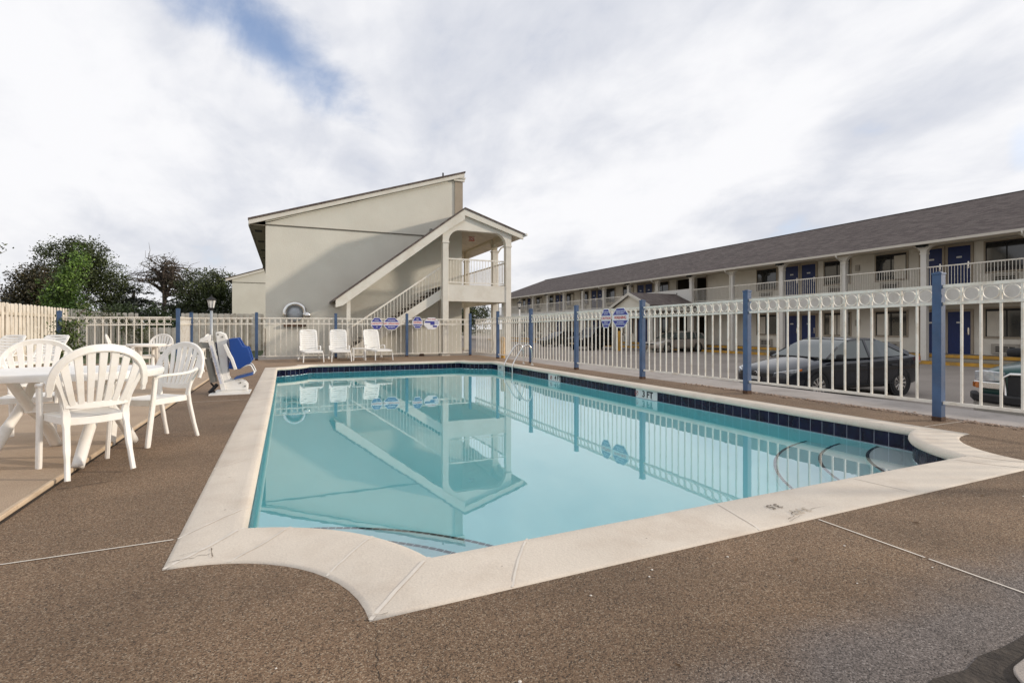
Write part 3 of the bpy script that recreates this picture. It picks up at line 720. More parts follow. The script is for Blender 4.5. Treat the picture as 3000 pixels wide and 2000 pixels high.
b = MB(); b.prism([(1.75, rl(1.75)-.24), (6.70, 5.75), (9.30, rr(9.3)-.24), (9.30, rr(9.3)-.21), (6.70, 5.79), (1.75, rl(1.75)-.21)], YR0+.102, YW-.004, 'y')
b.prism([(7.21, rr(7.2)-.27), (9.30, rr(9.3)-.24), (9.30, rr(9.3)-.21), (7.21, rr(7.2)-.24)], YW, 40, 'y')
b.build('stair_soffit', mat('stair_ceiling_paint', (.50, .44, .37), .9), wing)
b = MB(); b.tube([(9.46, YR0-.05, rr(9.4)-.05), (9.46, 40, rr(9.4)-.05)], .065, 8); b.build('gutter', mat('white_gutter', (.62, .62, .60), .4), wing, smooth=True)
def archpoly(xa, xb, zt, topfn, r=.5, zc=4.62, inner=.25):
    # xa..xb outer edges of the two columns
    p = [(xa, zc)]+[(x, topfn(x)) for x in ((xa, 6.70, xb) if xa < 6.70 < xb else (xa, xb))]+[(xb, zc), (xb-inner, zc)]
    p += [(xb-inner-r+r*cos(R(a)), zc+r*sin(R(a))) for a in range(10, 91, 10)]
    p += [(xa+inner+r+r*cos(R(a)), zc+r*sin(R(a))) for a in range(90, 175, 10)]+[(xa+inner, zc)]
    return p
b = MB(); b.prism(archpoly(5.80, 8.83, 5.12, lambda x: (rl(x) if x < 6.7 else rr(x))-.20), YS-.12, YS+.12, 'y'); b.build('gable_arch', TRIM, wing)
b = MB(); cols = [21.35, 25.2, 29.0, 32.9, 36.7]
seq = [YS]+cols
for a, c in zip(seq, seq[1:]):
    r = .45 if c-a > 2 else .3
    p = [(a+.12, 4.62), (a+.12, 5.22), (c-.12, 5.22), (c-.12, 4.62)]+[(c-.12-r+r*cos(R(t)), 4.62+r*sin(R(t))) for t in range(10, 91, 16)]+[(a+.12+r+r*cos(R(t)), 4.62+r*sin(R(t))) for t in range(90, 175, 16)]
    b.prism(p, 8.60, 8.80, 'x')
b.build('gallery_beam', mat('gallery_beam_paint', (.50, .44, .33), .85, .06, 2), wing)
for x, y in [(5.925, YS), (8.70, YS)]+[(8.70, y) for y in cols]:
    b = MB(); column(b, x, y, -.03, 4.60, .24, 4.56); b.box(x-.17, x+.17, y-.17, y+.17, -.03, .10); b.build('column', TRIM, wing, bevel=.008)
b = MB(); b.box(2.10, 2.24, YS-.08, YS+.06, -.03, 2.28); b.build('stair_post', TRIM, wing)
b = MB(); b.box(6.046, 8.579, YS-.09, YS+.06, 2.21, 2.885); b.box(8.62, 8.78, YS+.125, 39.9, 2.21, 2.885); b.build('gallery_fascia', TRIM, wing)
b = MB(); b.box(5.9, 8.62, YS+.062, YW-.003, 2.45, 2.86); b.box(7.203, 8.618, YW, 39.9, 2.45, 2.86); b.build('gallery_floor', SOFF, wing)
b = MB(); railing(b, 'x', YS, 6.045, 8.58, 2.97, 3.97); b.build('railing', FENCEW, wing)
for a, c in zip(seq, seq[1:]):
    b = MB(); railing(b, 'y', 8.70, a+.122, c-.122, 2.95, 3.95); b.build('railing', FENCEW, wing)
def st(x): return .47+.674*(x-2.49)
b = MB()
for y0, y1 in ((19.98, 20.04), (21.22, 21.28)):
    b.prism([(1.78, -.02), (2.30, -.02), (5.82, st(5.82)-.40), (5.82, st(5.82)), (1.78, st(1.78)+.02)], y0, y1, 'y')
b.build('stringer', TRIM, wing)
b = MB()
for k in range(16):
    x = 1.95+k*.252; z = .02+(k+1)*.17
    if z > 2.8: break
    b.box(x, x+.29, 20.041, 21.219, z, z+.045)
b.build('stair_tread', mat('dark_tread', (.07, .055, .045), .9, .2, 6), wing)
b = MB()
def hr(x): return 1.32+.70*(x-2.49)
b.prism([(1.95, hr(1.95)-.07), (5.80, hr(5.80)-.07), (5.80, hr(5.80)), (1.95, hr(1.95))], 19.985, 20.035, 'y')
k = 2.02
while k < 5.78:
    b.box(k, k+.018, 20.0, 20.018, st(k)+.0, hr(k)-.04); k += .125
b.build('stair_handrail', FENCEW, wing)
for zz in (0,):
    e = MB(); e.box(7.20, 7.46, 20.55, 20.60, 4.86, 5.04); ex = e.build('exit_sign', mat('exit_sign_red', (.32, .06, .02), .5), wing)
    text('EXIT', .15, (7.33, 20.545, 4.95), (PI/2, 0, 0), mat('exit_sign_letters', (.75, .7, .6), .5), ex, 'lettering', .002)
# round exhaust hood on the wall
hood = thing('exhaust_hood', (.35, 21.4, 1.75), 'round stainless exhaust hood on the cream end wall behind the fence', 'vent', world=True)
b = MB(); pts = [(.35+.36*cos(R(a)), 21.30, 1.70+.36*sin(R(a))) for a in range(-20, 201, 11)]
b.tube(pts, [.085]*len(pts), 12); b.build('hood_rim', CHROME, hood, smooth=True)
b = MB(); b.lathe([(.34, 0), (.35, .02), (.34, .16), (.05, .165)], (0, 0, 0), 24, Matrix.Translation((.35, 21.498, 1.70)) @ Matrix.Rotation(PI/2, 4, 'X')); b.build('hood_plate', GALV, hood, smooth=True)
b = MB(); b.lathe([(.02, -.14), (.10, -.10), (.135, 0), (.10, .10), (.02, .14)], (0, 0, 0), 16, Matrix.Translation((.80, 21.28, 1.62))); b.build('hood_outlet', CHROME, hood, smooth=True)
b = MB(); b.box(-.05, .75, 21.36, 21.495, 1.18, 1.26); b.build('hood_bracket', RUST, hood)
b = MB(); b.tube([(5.70, 19.92, -.01), (5.70, 19.92, 2.2)], .022, 8); b.build('conduit', mat('brown_conduit', (.13, .11, .09), .7), wing)
b = MB(); b.tube([(9.30, 21.3, 4.95), (9.0, 21.3, 4.75), (8.86, 21.35, 4.5), (8.86, 21.35, .05)], .035, 8); b.build('downspout', TRIM, wing)
# little dark hydrant valve at the wall foot
b = MB(); b.lathe([(.10, 0), (.12, .03), (.07, .06), (.055, .13), (.02, .15)], (5.05, 20.2, -.012), 12); b.tube([(4.98, 20.2, .07), (5.14, 20.2, .07)], .03, 8); b.tube([(5.05, 20.2, .13), (5.05, 20.2, .20)], .015, 6)
tag(b.build('pipe_valve', RUST, smooth=True), 'small dark rusty pipe valve on the ground below the stair', 'valve')

# ------------------------------------------------------------------ right motel building
mot = thing('motel_building', (29.7, 20, LOT), 'long two storey motel block with grey brown shingle roof and blue doors', 'building', world=True)
FX = 29.7; GX = 28.1
Y0m, Y1m = -30, 70
b = MB()
for y0, y1 in ((Y0m, 29.46), (30.63, 31.15), (32.80, Y1m)): b.box(FX, FX+.2, y0, y1, -.2, 5.42)
for y0, y1 in ((29.46, 30.63), (31.15, 32.80)):
    b.box(FX, FX+.2, y0, y1, 5.12, 5.42); b.box(FX, FX+.2, y0, y1, 2.02, 3.02)
b.box(FX, FX+.2, 31.15, 32.80, 3.02, 4.15); b.box(FX, FX+.2, 31.15, 32.80, -.2, .9)
b.box(FX+.2, 41, Y1m-.2, Y1m, -.2, 5.42); b.box(FX+.2, 41, Y0m, Y0m+.2, -.2, 5.42)
b.build('wall', STUCCO2, mot)
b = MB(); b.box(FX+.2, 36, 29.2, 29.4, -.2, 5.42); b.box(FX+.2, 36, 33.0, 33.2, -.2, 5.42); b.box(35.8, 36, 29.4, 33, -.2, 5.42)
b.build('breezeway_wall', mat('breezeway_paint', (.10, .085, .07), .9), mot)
b = MB(); b.box(28.36, FX-.001, Y0m, Y1m, -.30, -.13); b.box(27.5, 28.36, Y0m, Y1m, LOT-.03, -.43); b.build('walkway', mat('walkway_concrete', (.20, .17, .15), .9, .12, 1.5), mot)
b = MB(); b.box(28.32, 28.358, Y0m, Y1m, -.265, -.126); b.box(27.46, 27.498, Y0m, Y1m, LOT-.03, -.425); b.box(28.32, 28.46, Y0m, Y1m, -.128, -.122); b.box(27.46, 27.62, Y0m, Y1m, -.428, -.421)
b.build('kerb_paint', YELLOW, mot)
b = MB(); b.box(27.99, 28.20, Y0m, Y1m, 2.25, 3.04); b.build('gallery_fascia', mat('motel_fascia_paint', (.62, .605, .56), .8, .05, 1.2, .2, 25, grime=(.50, .475, .42), gscale=1.4), mot)
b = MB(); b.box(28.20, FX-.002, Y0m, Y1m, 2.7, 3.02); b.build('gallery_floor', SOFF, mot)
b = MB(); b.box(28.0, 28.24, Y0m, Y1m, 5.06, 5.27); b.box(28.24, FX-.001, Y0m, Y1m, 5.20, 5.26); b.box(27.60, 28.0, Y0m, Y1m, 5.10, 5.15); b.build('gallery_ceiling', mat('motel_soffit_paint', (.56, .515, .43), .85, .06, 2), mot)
b = MB(); zr = 8.13; ze = 5.17; x0, xr, x1 = 27.58, 34.5, 41.4; ya, yb = Y0m-.5, Y1m+.6; hip = 5.5
P = [(x0, ya, ze), (x0, yb, ze), (xr, yb-hip, zr), (xr, ya, zr), (x1, ya, ze), (x1, yb, ze)]
th = .08
b.add(P+[(p[0], p[1], p[2]-th) for p in P], [(0, 3, 2, 1), (3, 4, 5, 2), (2, 5, 1), (6, 7, 8, 9), (9, 8, 11, 10), (8, 7, 11), (0, 1, 7, 6), (1, 5, 11, 7), (4, 10, 11, 5), (0, 6, 9, 3), (3, 9, 10, 4)])
b.build('roof', SHING, mot)
b = MB(); b.tube([(xr, ya, zr+.005), (xr, yb-hip, zr+.005)], .05, 6); b.build('ridge_cap', mat('ridge_cap_dark', (.05, .042, .04), .95), mot)
b = MB(); b.box(27.47, 27.575, Y0m-.4, Y1m+.5, 5.08, 5.20); b.build('gutter', mat('cream_gutter', (.56, .52, .45), .5, .06, 2), mot)
# columns with flared capitals
cy = [14.08+3.825*k for k in range(-5, 15)]
cb = MB(); column(cb, 0, 0, -.43, 4.66, .24); 
capm = MB(); capm.box(-.14, .14, -.145, .145, 4.66, 4.74)
capm.prism([(-.12, 4.74), (-.16, 4.86), (-.25, 4.97), (-.42, 5.055), (.42, 5.055), (.25, 4.97), (.16, 4.86), (.12, 4.74)], -.115, .115, 'x')
mecol = mm(cb, 'column', mat('motel_column_paint', (.66, .64, .59), .75, .05, 1.5, grime=(.56, .53, .47), gscale=1.5)); mecap = mm(capm, 'capital', TRIM)
dsp = MB(); dsp.tube(smooth_pts([(-.62, 0, 5.10), (-.60, 0, 4.98), (-.30, .02, 4.84), (-.15, .03, 4.76), (-.15, .03, 4.4), (-.15, .03, 2), (-.15, .03, -.35)], 3), .04, 6)
medsp = mm(dsp, 'downspout', mat('cream_downspout', (.60, .57, .50), .5))
fl = MB(); fl.box(-.20, .02, -.22, .22, 4.90, 5.02); fl.box(-.30, -.05, -.14, .14, 4.86, 4.90)
mefl = mm(fl, 'floodlight', BLACKR)
for i, y in enumerate(cy):
    c = inst(mecol, 'column', mot, (28.12, y, 0)); subinst(mecap, 'capital', c)
    if i % 2 == 0: inst(medsp, 'downspout', mot, (28.12, y+.06, 0))
    else: inst(mefl, 'floodlight', mot, (27.98, y, .13))
for a, c in zip(cy, cy[1:]):
    if 29 < (a+c)/2 < 33.2: continue
    b = MB(); railing(b, 'y', 28.12, a+.122, c-.122, 3.10, 4.05, .118, .016, .055); b.build('railing', FENCEW, mot)
b = MB(); b.box(28.06, 28.16, 29.50, 36.6, 3.041, 4.12); b.build('parapet', mat('white_parapet', (.68, .67, .63), .8, .03, 1), mot)
b = MB(); b.tube([(28.05, 30.9, 3.83), (28.07, 30.9, 3.83)], .06, 8); b.build('parapet_light', BLACKR, mot)
# doors, windows and AC units
def doormesh():
    b = MB(); b.box(-.05, 0, -.45, .45, 0, 2.03)
    for z0, z1 in ((.25, .85), (1.0, 1.75)):
        for y0, y1 in ((-.34, -.05), (.05, .34)): b.box(-.056, -.0505, y0, y1, z0, z1)
    d = mm(b, 'door', BLUED)
    f = MB(); f.box(-.075, 0, -.55, -.452, 0, 2.15); f.box(-.075, 0, .452, .55, 0, 2.15); f.box(-.075, 0, -.451, .451, 2.035, 2.15)
    fr = mm(f, 'door_frame', TAN)
    p = MB(); p.box(-.062, -.057, -.11, .11, 1.47, 1.55); pl = mm(p, 'number_plate', MARKT)
    h = MB(); h.box(-.075, -.057, -.03, .03, .93, 1.26); h.tube([(-.08, 0, .98), (-.11, 0, .98), (-.11, .1, .98)], .015, 6); h.lathe([(.03, 0), (.03, .02)], (-.06, 0, 1.22), 8)
    hd = mm(h, 'door_handle', CHROME)
    return d, fr, pl, hd
dm, dfr, dpl, dhd = doormesh()
def door(y, z, side):
    d = inst(dm, 'door', mot, (FX-.001, y, z)); subinst(dfr, 'door_frame', d); subinst(dpl, 'number_plate', d); subinst(dhd, 'door_handle', d, (0, side*.37, 0))
def winmesh(h):
    b = MB(); w = .75; b.box(-.05, 0, -w-.07, -w, -.07, h+.07); b.box(-.05, 0, w, w+.07, -.07, h+.07); b.box(-.05, 0, -w, w, h, h+.07); b.box(-.07, 0, -w, w, -.07, 0)
    fr = mm(b, 'window', TAN)
    g = MB(); g.box(-.022, -.018, -w, w, 0, h); gl = mm(g, 'pane', GLASSD)
    m = MB(); m.box(-.045, -.0225, -.02, .02, 0, h); m.box(-.045, -.0225, -w, w, h-.10, h-.001); m.box(-.04, -.0225, -w, -w+.03, 0, h-.1); m.box(-.04, -.0225, w-.03, w, 0, h-.1)
    mu = mm(m, 'sash', BLACKR)
    return fr, gl, mu
wl, wu = winmesh(1.28), winmesh(1.36)
def curtain(y0, y1, h):
    b = MB(); pts = []; n = 26
    for k in range(n+1):
        y = y0+(y1-y0)*k/n; pts.append((-.0285+.003*sin(k*1.9), y))
    vs = [(x, y, z) for x, y in pts for z in (.02, h-.11)]
    b.add(vs, [(2*i, 2*i+1, 2*i+3, 2*i+2) for i in range(n)]); return mm(b, 'curtain', CURT)
cur = {(s, hh): curtain(*( (-.70, -.15) if s == 0 else (-.30, .45) if s == 1 else (.1, .70)), hh) for s in (0, 1, 2) for hh in (1.28, 1.36)}
a = MB(); a.box(-.10, 0, -.48, .48, 0, .46); acs = mm(a, 'ac_unit', ACM)
a = MB()
for z in (.10, .19, .28):
    for y in (-.36, -.12, .12): a.box(-.104, -.1005, y, y+.2, z, z+.055)
acg = mm(a, 'grille', DARK)
random.seed(3)
def window(y, up):
    h = 1.36 if up else 1.28; z = 3.72 if up else .72; fr, gl, mu = wu if up else wl
    w = inst(fr, 'window', mot, (FX-.001, y, z)); subinst(gl, 'pane', w); subinst(mu, 'sash', w)
    k = random.choice((0, 1, 2, 2)) if not up else random.choice((0, 2, None))
    if k is not None: subinst(cur[(k, h)], 'curtain', w)
    ac = inst(acs, 'ac_unit', mot, (FX-.001, y+.05, z-.78 if not up else z-.60)); subinst(acg, 'grille', ac)
for c in (-1.4, 6.29, 13.97, 21.65, 36.75, 44.40, 52.2, 59.9):
    for up in (0, 1):
        z = 3.03 if up else -.12
        door(c-.57, z, -1); door(c+.57, z, -1)
        window(c-2.32, up); window(c+2.45, up)
for y, z in ((18.15, 4.35), (18.15, 1.25), (10.4, 4.35), (33.4, 1.2)):
    b = MB(); b.box(FX-.09, FX-.001, y-.11, y+.11, z, z+.34); b.build('meter_box', ACM, mot, bevel=.01)
b = MB(); b.box(FX-.04, FX-.001, 29.38, 29.46, -.13, 2.12); b.box(FX-.04, FX-.001, 30.63, 30.72, -.13, 2.12); b.box(FX-.04, FX-.001, 29.38, 29.46, 3.03, 5.2); b.box(FX-.04, FX-.001, 30.63, 30.72, 3.03, 5.2); b.build('opening_trim', TAN, mot)

# entrance porch in front of it
por = thing('entrance_porch', (25.8, 31, LOT), 'gabled shingle entrance porch on white posts in front of the motel', 'porch', world=True)
b = MB(); yc = 31.0; hw = 2.42; z0, z1 = 2.78, 3.80
for s in (-1, 1):
    b.add([(23.5, yc, z1), (28.0, yc, z1), (28.0, yc+s*hw, z0), (23.5, yc+s*hw, z0), (23.5, yc, z1-.07), (28.0, yc, z1-.07), (28.0, yc+s*hw, z0-.07), (23.5, yc+s*hw, z0-.07)], [(0, 1, 2, 3), (4, 7, 6, 5), (3, 2, 6, 7), (0, 3, 7, 4), (1, 5, 6, 2)])
b.build('roof', SHING, por)
b = MB(); b.prism([(yc-hw+.2, 2.62), (yc, 3.66), (yc+hw-.2, 2.62)], 23.66, 23.74, 'x'); b.build('gable_wall', STUCCO, por)
b = MB()
for s in (-1, 1): b.prism([(yc, 3.58), (yc, 3.80), (yc+s*hw, 2.79), (yc+s*hw, 2.58)], 23.44, 23.50, 'x')
b.build('rake_board', SLABP, por)
b = MB(); b.box(23.6, 28.0, yc-hw+.15, yc+hw-.15, 2.40, 2.615); b.build('lintel', SLABP, por)
for x in (23.8, 27.5):
    for y in (yc-hw+.35, yc+hw-.35):
        b = MB(); column(b, x, y, LOT, 2.40, .26); b.box(x-.18, x+.18, y-.18, y+.18, LOT, LOT+.12); b.build('column', SLABP, por)
def bollard(x, y, z, h, label, r=.08):
    b = MB(); b.lathe([(r, 0), (r, h-.06), (r*.8, h-.02), (r*.3, h)], (0, 0, 0), 14); o = b.build('bollard', YELLOW, smooth=True, auto=True); o.location = (x, y, z)
    tag(o, label, 'bollard', 'yellow bollards')
bollard(22.9, 31.3, LOT, 1.5, 'tall yellow bollard beside the entrance porch across the lot', .12)
bollard(7.42, 17.35, -.01, .80, 'yellow bollard just outside the corner of the pool fence')

# lamp posts
def lamp(x, y, z, h, label, m):
    t = thing('lamp_post', (x, y, z), label, 'lamp post', 'lantern lamp posts')
    b = MB(); b.tube([(0, 0, 0), (0, 0, h)], .042, 12); b.lathe([(.09, 0), (.09, .04), (.05, .08)], n=12); b.build('post', m, t, smooth=True)
    b = MB(); b.lathe([(.045, h), (.06, h+.05), (.085, h+.09)], n=8); b.lathe([(.15, h+.34), (.155, h+.36), (.05, h+.44), (.018, h+.47), (.02, h+.50), (.0, h+.52)], n=12)
    for k in range(6):
        a = k*PI/3; b.tube([(.085*cos(a), .085*sin(a), h+.09), (.13*cos(a), .13*sin(a), h+.35)], .007, 5)
    b.build('lantern_frame', BLACKR, t)
    b = MB(); b.lathe([(.075, h+.095), (.12, h+.34)], n=6); g = b.build('lantern_glass', mat('milky_lantern_glass', (.72, .72, .70), .15, .05, 8), t)
    return t
lamp(-2.19, 19.07, 0, 1.68, 'grey pole lantern standing behind the pool lift at the far left fence', GALV)
lamp(12.7, 27.2, LOT, 2.82, 'lantern on a white pole in the parking lot beyond the fence', WHITEP)

# ------------------------------------------------------------------ metal pool fence
def hline(A, B, h0, h1): return lambda t: h0+(h1-h0)*t
def metal_fence(A, B, top0, top1, bot0, bot1, posts, label, name='metal_fence', posttops=None, zoff=0, rings=True):
    A = Vector((*A, 0)); B = Vector((*B, 0)); L = (B-A).length; d = (B-A)/L; q = Vector((-d.y, d.x, 0))
    t = thing(name, (*A.xy, 0), label, 'fence', 'blue posted cream metal fence', world=True)
    ang = math.atan2(d.y, d.x)
    cuts = sorted(set([0]+list(posts)+[L])) if posts else [0, L]
    for i, s in enumerate(posts):
        z1 = (posttops[i] if posttops else top0+(top1-top0)*s/L+.13)
        M = Matrix.Translation(A+d*s) @ Matrix.Rotation(ang, 4, 'Z')
        b = MB(); b.box(-.047, .047, -.047, .047, 0, z1-.02, M); p = b.build('post', BLUE, t, bevel=.004)
        c = MB(); c.box(-.053, .053, -.053, .053, z1-.02, z1+.004, M); c.box(-.03, .03, -.03, .03, z1+.004, z1+.016, M); c.build('post_cap', BLUE, p, bevel=.003)
        c = MB(); c.box(-.0485, .0485, -.0485, .0485, 0, .03+random.uniform(0, .03), M); c.build('rusty_base', RUST, p)
    for a, c in zip(cuts, cuts[1:]):
        if c-a < .2: continue
        s0, s1 = a+.05, c-.05
        b = MB()
        def zt(s): return top0+(top1-top0)*s/L
        def zb(s): return bot0+(bot1-bot0)*s/L
        def rail(z0f, hh, wy):
            p0, p1 = A+d*s0, A+d*s1
            vs = []
            for P, s in ((p0, s0), (p1, s1)):
                z = z0f(s)
                vs += [P-q*wy+Vector((0, 0, z-hh)), P+q*wy+Vector((0, 0, z-hh)), P+q*wy+Vector((0, 0, z)), P-q*wy+Vector((0, 0, z))]
            b.add(vs, [(0, 1, 2, 3), (4, 7, 6, 5), (0, 4, 5, 1), (1, 5, 6, 2), (2, 6, 7, 3), (3, 7, 4, 0)])
        rail(zt, .036, .018); rail(lambda s: zt(s)-.205, .034, .018); rail(lambda s: zb(s)+.034, .034, .018)
        n = round((s1-s0)/.1757); sp = (s1-s0)/n
        rb = MB()
        for k in range(n+1):
            s = s0+sp*k
            if 0 < k < n:
                P = A+d*s; M = Matrix.Translation(P) @ Matrix.Rotation(ang, 4, 'Z')
                b.box(-.0105, .0105, -.0105, .0105, zb(s)+.03, zt(s)-.036, M)
            if k < n and rings:
                P = A+d*(s+sp/2); z = zt(s+sp/2)-.1205; m = 20
                M = Matrix.Translation(P+Vector((0, 0, z))) @ Matrix.Rotation(ang, 4, 'Z')
                r0, r1 = .068, .0765; vs = []
                for j in range(m):
                    a_ = 2*PI*j/m
                    for rr_, yy in ((r1, -.009), (r1, .009), (r0, .009), (r0, -.009)): vs.append((rr_*cos(a_), yy, rr_*sin(a_)))
                rb.add(vs, [(4*j+e, 4*j+(e+1) % 4, 4*((j+1) % m)+(e+1) % 4, 4*((j+1) % m)+e) for j in range(m) for e in range(4)], M)
        p = b.build('fence_panel', FENCEW, t)
        if rings: rb.build('ring_band', FENCEW, p)
        # rust where the pickets meet the bottom rail
        rs_ = MB()
        for k in range(1, n):
            if random.random() < .6:
                s = s0+sp*k; P = A+d*s; M = Matrix.Translation(P) @ Matrix.Rotation(ang, 4, 'Z')
                h = random.uniform(.012, .035); rs_.box(-.0125, .0125, -.0195, -.0120, zb(s)+.030-h*.5, zb(s)+.030+h, M)
        if rs_.v: rs_.build('rust_spots', RUST, p)
    return t
FXR = 7.12
def tz(y): return 1.645-.0082*y
def bz(y): return .222-.0052*y
rp = [3.42+2.742*k for k in range(-1, 7)]
metal_fence((FXR, .2), (FXR, 19.6), tz(.2), tz(19.6), bz(.2), bz(19.6), [y-.2 for y in rp[:7]], 'cream metal fence with blue posts along the right side of the pool',
            posttops=[1.77, 1.76, 1.735, 1.71, 1.71, 1.715, 1.72])
metal_fence((FXR-.05, 19.6), (-.9, 19.6), 1.485, 1.485, .115, .115, [.15, 2.75, 5.37, 7.97], 'cream metal fence with blue posts in front of the stair building', posttops=[1.70, 1.665, 1.64, 1.645])
metal_fence((-.95, 19.6), (-2.88, 19.6), 1.475, 1.46, .10, .08, [1.88], 'short cream metal fence run left of the motel wing corner', posttops=[1.62])
metal_fence((-2.83, 19.55), (-2.80, 17.15), 1.46, 1.44, .07, .07, [2.39], 'cream metal gate panel standing at an angle behind the tables', posttops=[1.66])
metal_fence((-2.9, 17.12), (-5.45, 17.12), 1.435, 1.41, .05, .05, [2.55], 'cream metal fence run with ivy on its blue end post', posttops=[1.56])

# warning signs hanging on the fence
def sign(cx, cy, cz, w, h, ang, top, mid, bot, label, flip=1, torn=0):
    t = thing('pool_sign', (cx, cy, cz), label, 'sign', 'octagonal pool warning signs', rz=ang)
    c = .30
    def octo(s): 
        W, H = w/2*s, h/2*s
        return [(-W, -H*c*1.1), (-W*.45, -H), (W*.45, -H), (W, -H*c*1.1), (W, H*c*1.1), (W*.45, H), (-W*.45, H), (-W, H*c*1.1)]
    b = MB(); b.prism(octo(1), -.004, .004, 'y'); b.build('sign_plate', mat('sign_white', (.74, .74, .76), .4, .04, 8), t)
    NAV = mat('sign_blue', (.045, .05, .27), .45, .15, 12); RED = mat('sign_red', (.55, .09, .08), .5, .2, 30)
    W, H = w/2*.93, h/2*.92
    b = MB()
    for sg, on in ((1, top is not None), (-1, bot is not None)):
        if on: b.prism([(-W, sg*H*.30), (-W*.47, sg*H), (W*.47, sg*H), (W, sg*H*.30)], -.0062, -.0042, 'y')
    b.build('blue_field', NAV, t)
    def tx(s, size, z, m): 
        if s: text(s, size, (0, -.0068, z), (PI/2, 0, 0), m, t, 'lettering', .0006, bold=True)
    wl_ = mat('sign_letters_white', (.68, .70, .78), .5)
    tx(mid[0], mid[1], 0, RED)
    for (s, z) in ((top, .6), (bot, -.6)):
        if s:
            lines = s.split('\n')
            for k, l in enumerate(lines): tx(l, h*.085 if len(lines) > 1 else h*.13, H*z+(len(lines)/2-k-.5)*h*.10, wl_)
    return t
sa = -PI/2
sign(FXR-.035, 10.22, 1.345, .40, .46, sa, 'NO LIFEGUARD\nON DUTY', ('CAUTION', .085), 'SWIM AT\nYOUR OWN RISK', 'narrow octagonal blue and white CAUTION sign, left one of the pair on the right fence')
sign(FXR-.045, 9.64, 1.35, .62, .46, sa, 'CHILDREN MUST BE\nWITH AN ADULT', ('WARNING', .095), 'NO RUNNING\nNO GLASS IN POOL', 'wide octagonal blue sign, right one of the pair on the right fence')
sign(3.17, 19.56, 1.285, .42, .46, 0, 'POOL', ('CAPACITY', .085), '20', 'octagonal sign reading CAPACITY above the third lounger')
sign(3.72, 19.555, 1.285, .60, .47, 0, 'WARNING', ('NO LIFEGUARD', .085), 'ON DUTY', 'wide octagonal WARNING sign just left of the middle blue post')
sign(4.73, 19.56, 1.33, .40, .46, 0, 'NO', ('DIVING', .095), 'ALLOWED', 'small octagonal NO DIVING sign, right of the middle blue post')
sign(5.29, 19.555, 1.30, .60, .46, 0, None, ('', .05), None, 'white octagonal sign with blue stripes and a red top line')
p = [o for o in COL.objects if o.get('label', '').startswith('white octagonal sign')][0]
b = MB(); b.box(-.27, .12, -.0065, -.0042, .02, .09); b.box(-.05, .12, -.0065, -.0042, -.06, .02); b.box(.12, .27, -.0065, -.0042, .07, .095); b.box(.12, .27, -.0065, -.0042, -.01, .015); b.box(.05, .22, -.0065, -.0042, -.15, -.08); b.build('blue_stripes', mat('sign_blue', (0, 0, 0)), p)
text('POOL RULES', .06, (0, -.0068, .16), (PI/2, 0, 0), mat('sign_red', (0, 0, 0)), p, 'lettering', .0006, bold=True)

# ------------------------------------------------------------------ painted board fence
def board_fence(A, B, top, label, seed=0, gap=.27, face=1):
    random.seed(seed)
    A = Vector((*A, 0)); B = Vector((*B, 0)); L = (B-A).length; d = (B-A)/L; ang = math.atan2(d.y, d.x)
    t = thing('board_fence', (*A.xy, 0), label, 'fence', 'cream shadowbox board fences', world=True)
    b = MB(); r = MB(); n = int(L/gap)
    for k in range(n):
        for side in (0, 1):
            s = k*gap+side*gap/2+random.uniform(-.006, .006); w = .145; z1 = top+random.uniform(-.012, .012)+(0 if side == 0 else -.005)
            M = Matrix.Translation(A+d*s) @ Matrix.Rotation(ang, 4, 'Z') @ Matrix.Rotation(random.uniform(-.006, .006), 4, 'Y')
            y0 = (-.070 if side == 0 else .052)*face
            hh = w/2
            o = len(b.v); b.prism([(-hh, .0), (hh, .0), (hh, z1-.035), (hh-.035, z1), (-hh+.035, z1), (-hh, z1-.035)], y0, y0+.018, 'y')
            b.v[o:] = [tuple(M @ Vector(p)) for p in b.v[o:]]
    M = Matrix.Translation(A) @ Matrix.Rotation(ang, 4, 'Z')
    for z in (.25, .62, 1.50): r.box(0, L, -.050, .050, z, z+.085, M) if z != .62 else None
    k = 0
    b.build('boards', WOOD, t); r.build('rails', mat('fence_rail_paint', (.52, .45, .36), .9, .1, 4), t)
    for s in [i*2.4 for i in range(int(L/2.4)+1)]:
        p = MB(); p.box(s-.045, s+.045, -.037, .037, 0, top-.12, M); p.build('post', mat('fence_rail_paint', (0, 0, 0)), t)
    return t
board_fence((-7.35, 10.0), (-7.6, 29.0), 1.86, 'long cream board fence running back along the left side', 1, face=-1)
board_fence((-7.5, 29.0), (-6.15, 28.6), 1.83, 'short cream board fence panel closing the far left corner', 2)
board_fence((-6.1, 28.8), (-4.4, 28.6), 1.15, 'low cream board gate between the two far board fences', 4)
board_fence((-4.4, 28.3), (-.70, 28.1), 1.83, 'cream board fence between the lamp post and the motel wing', 3)

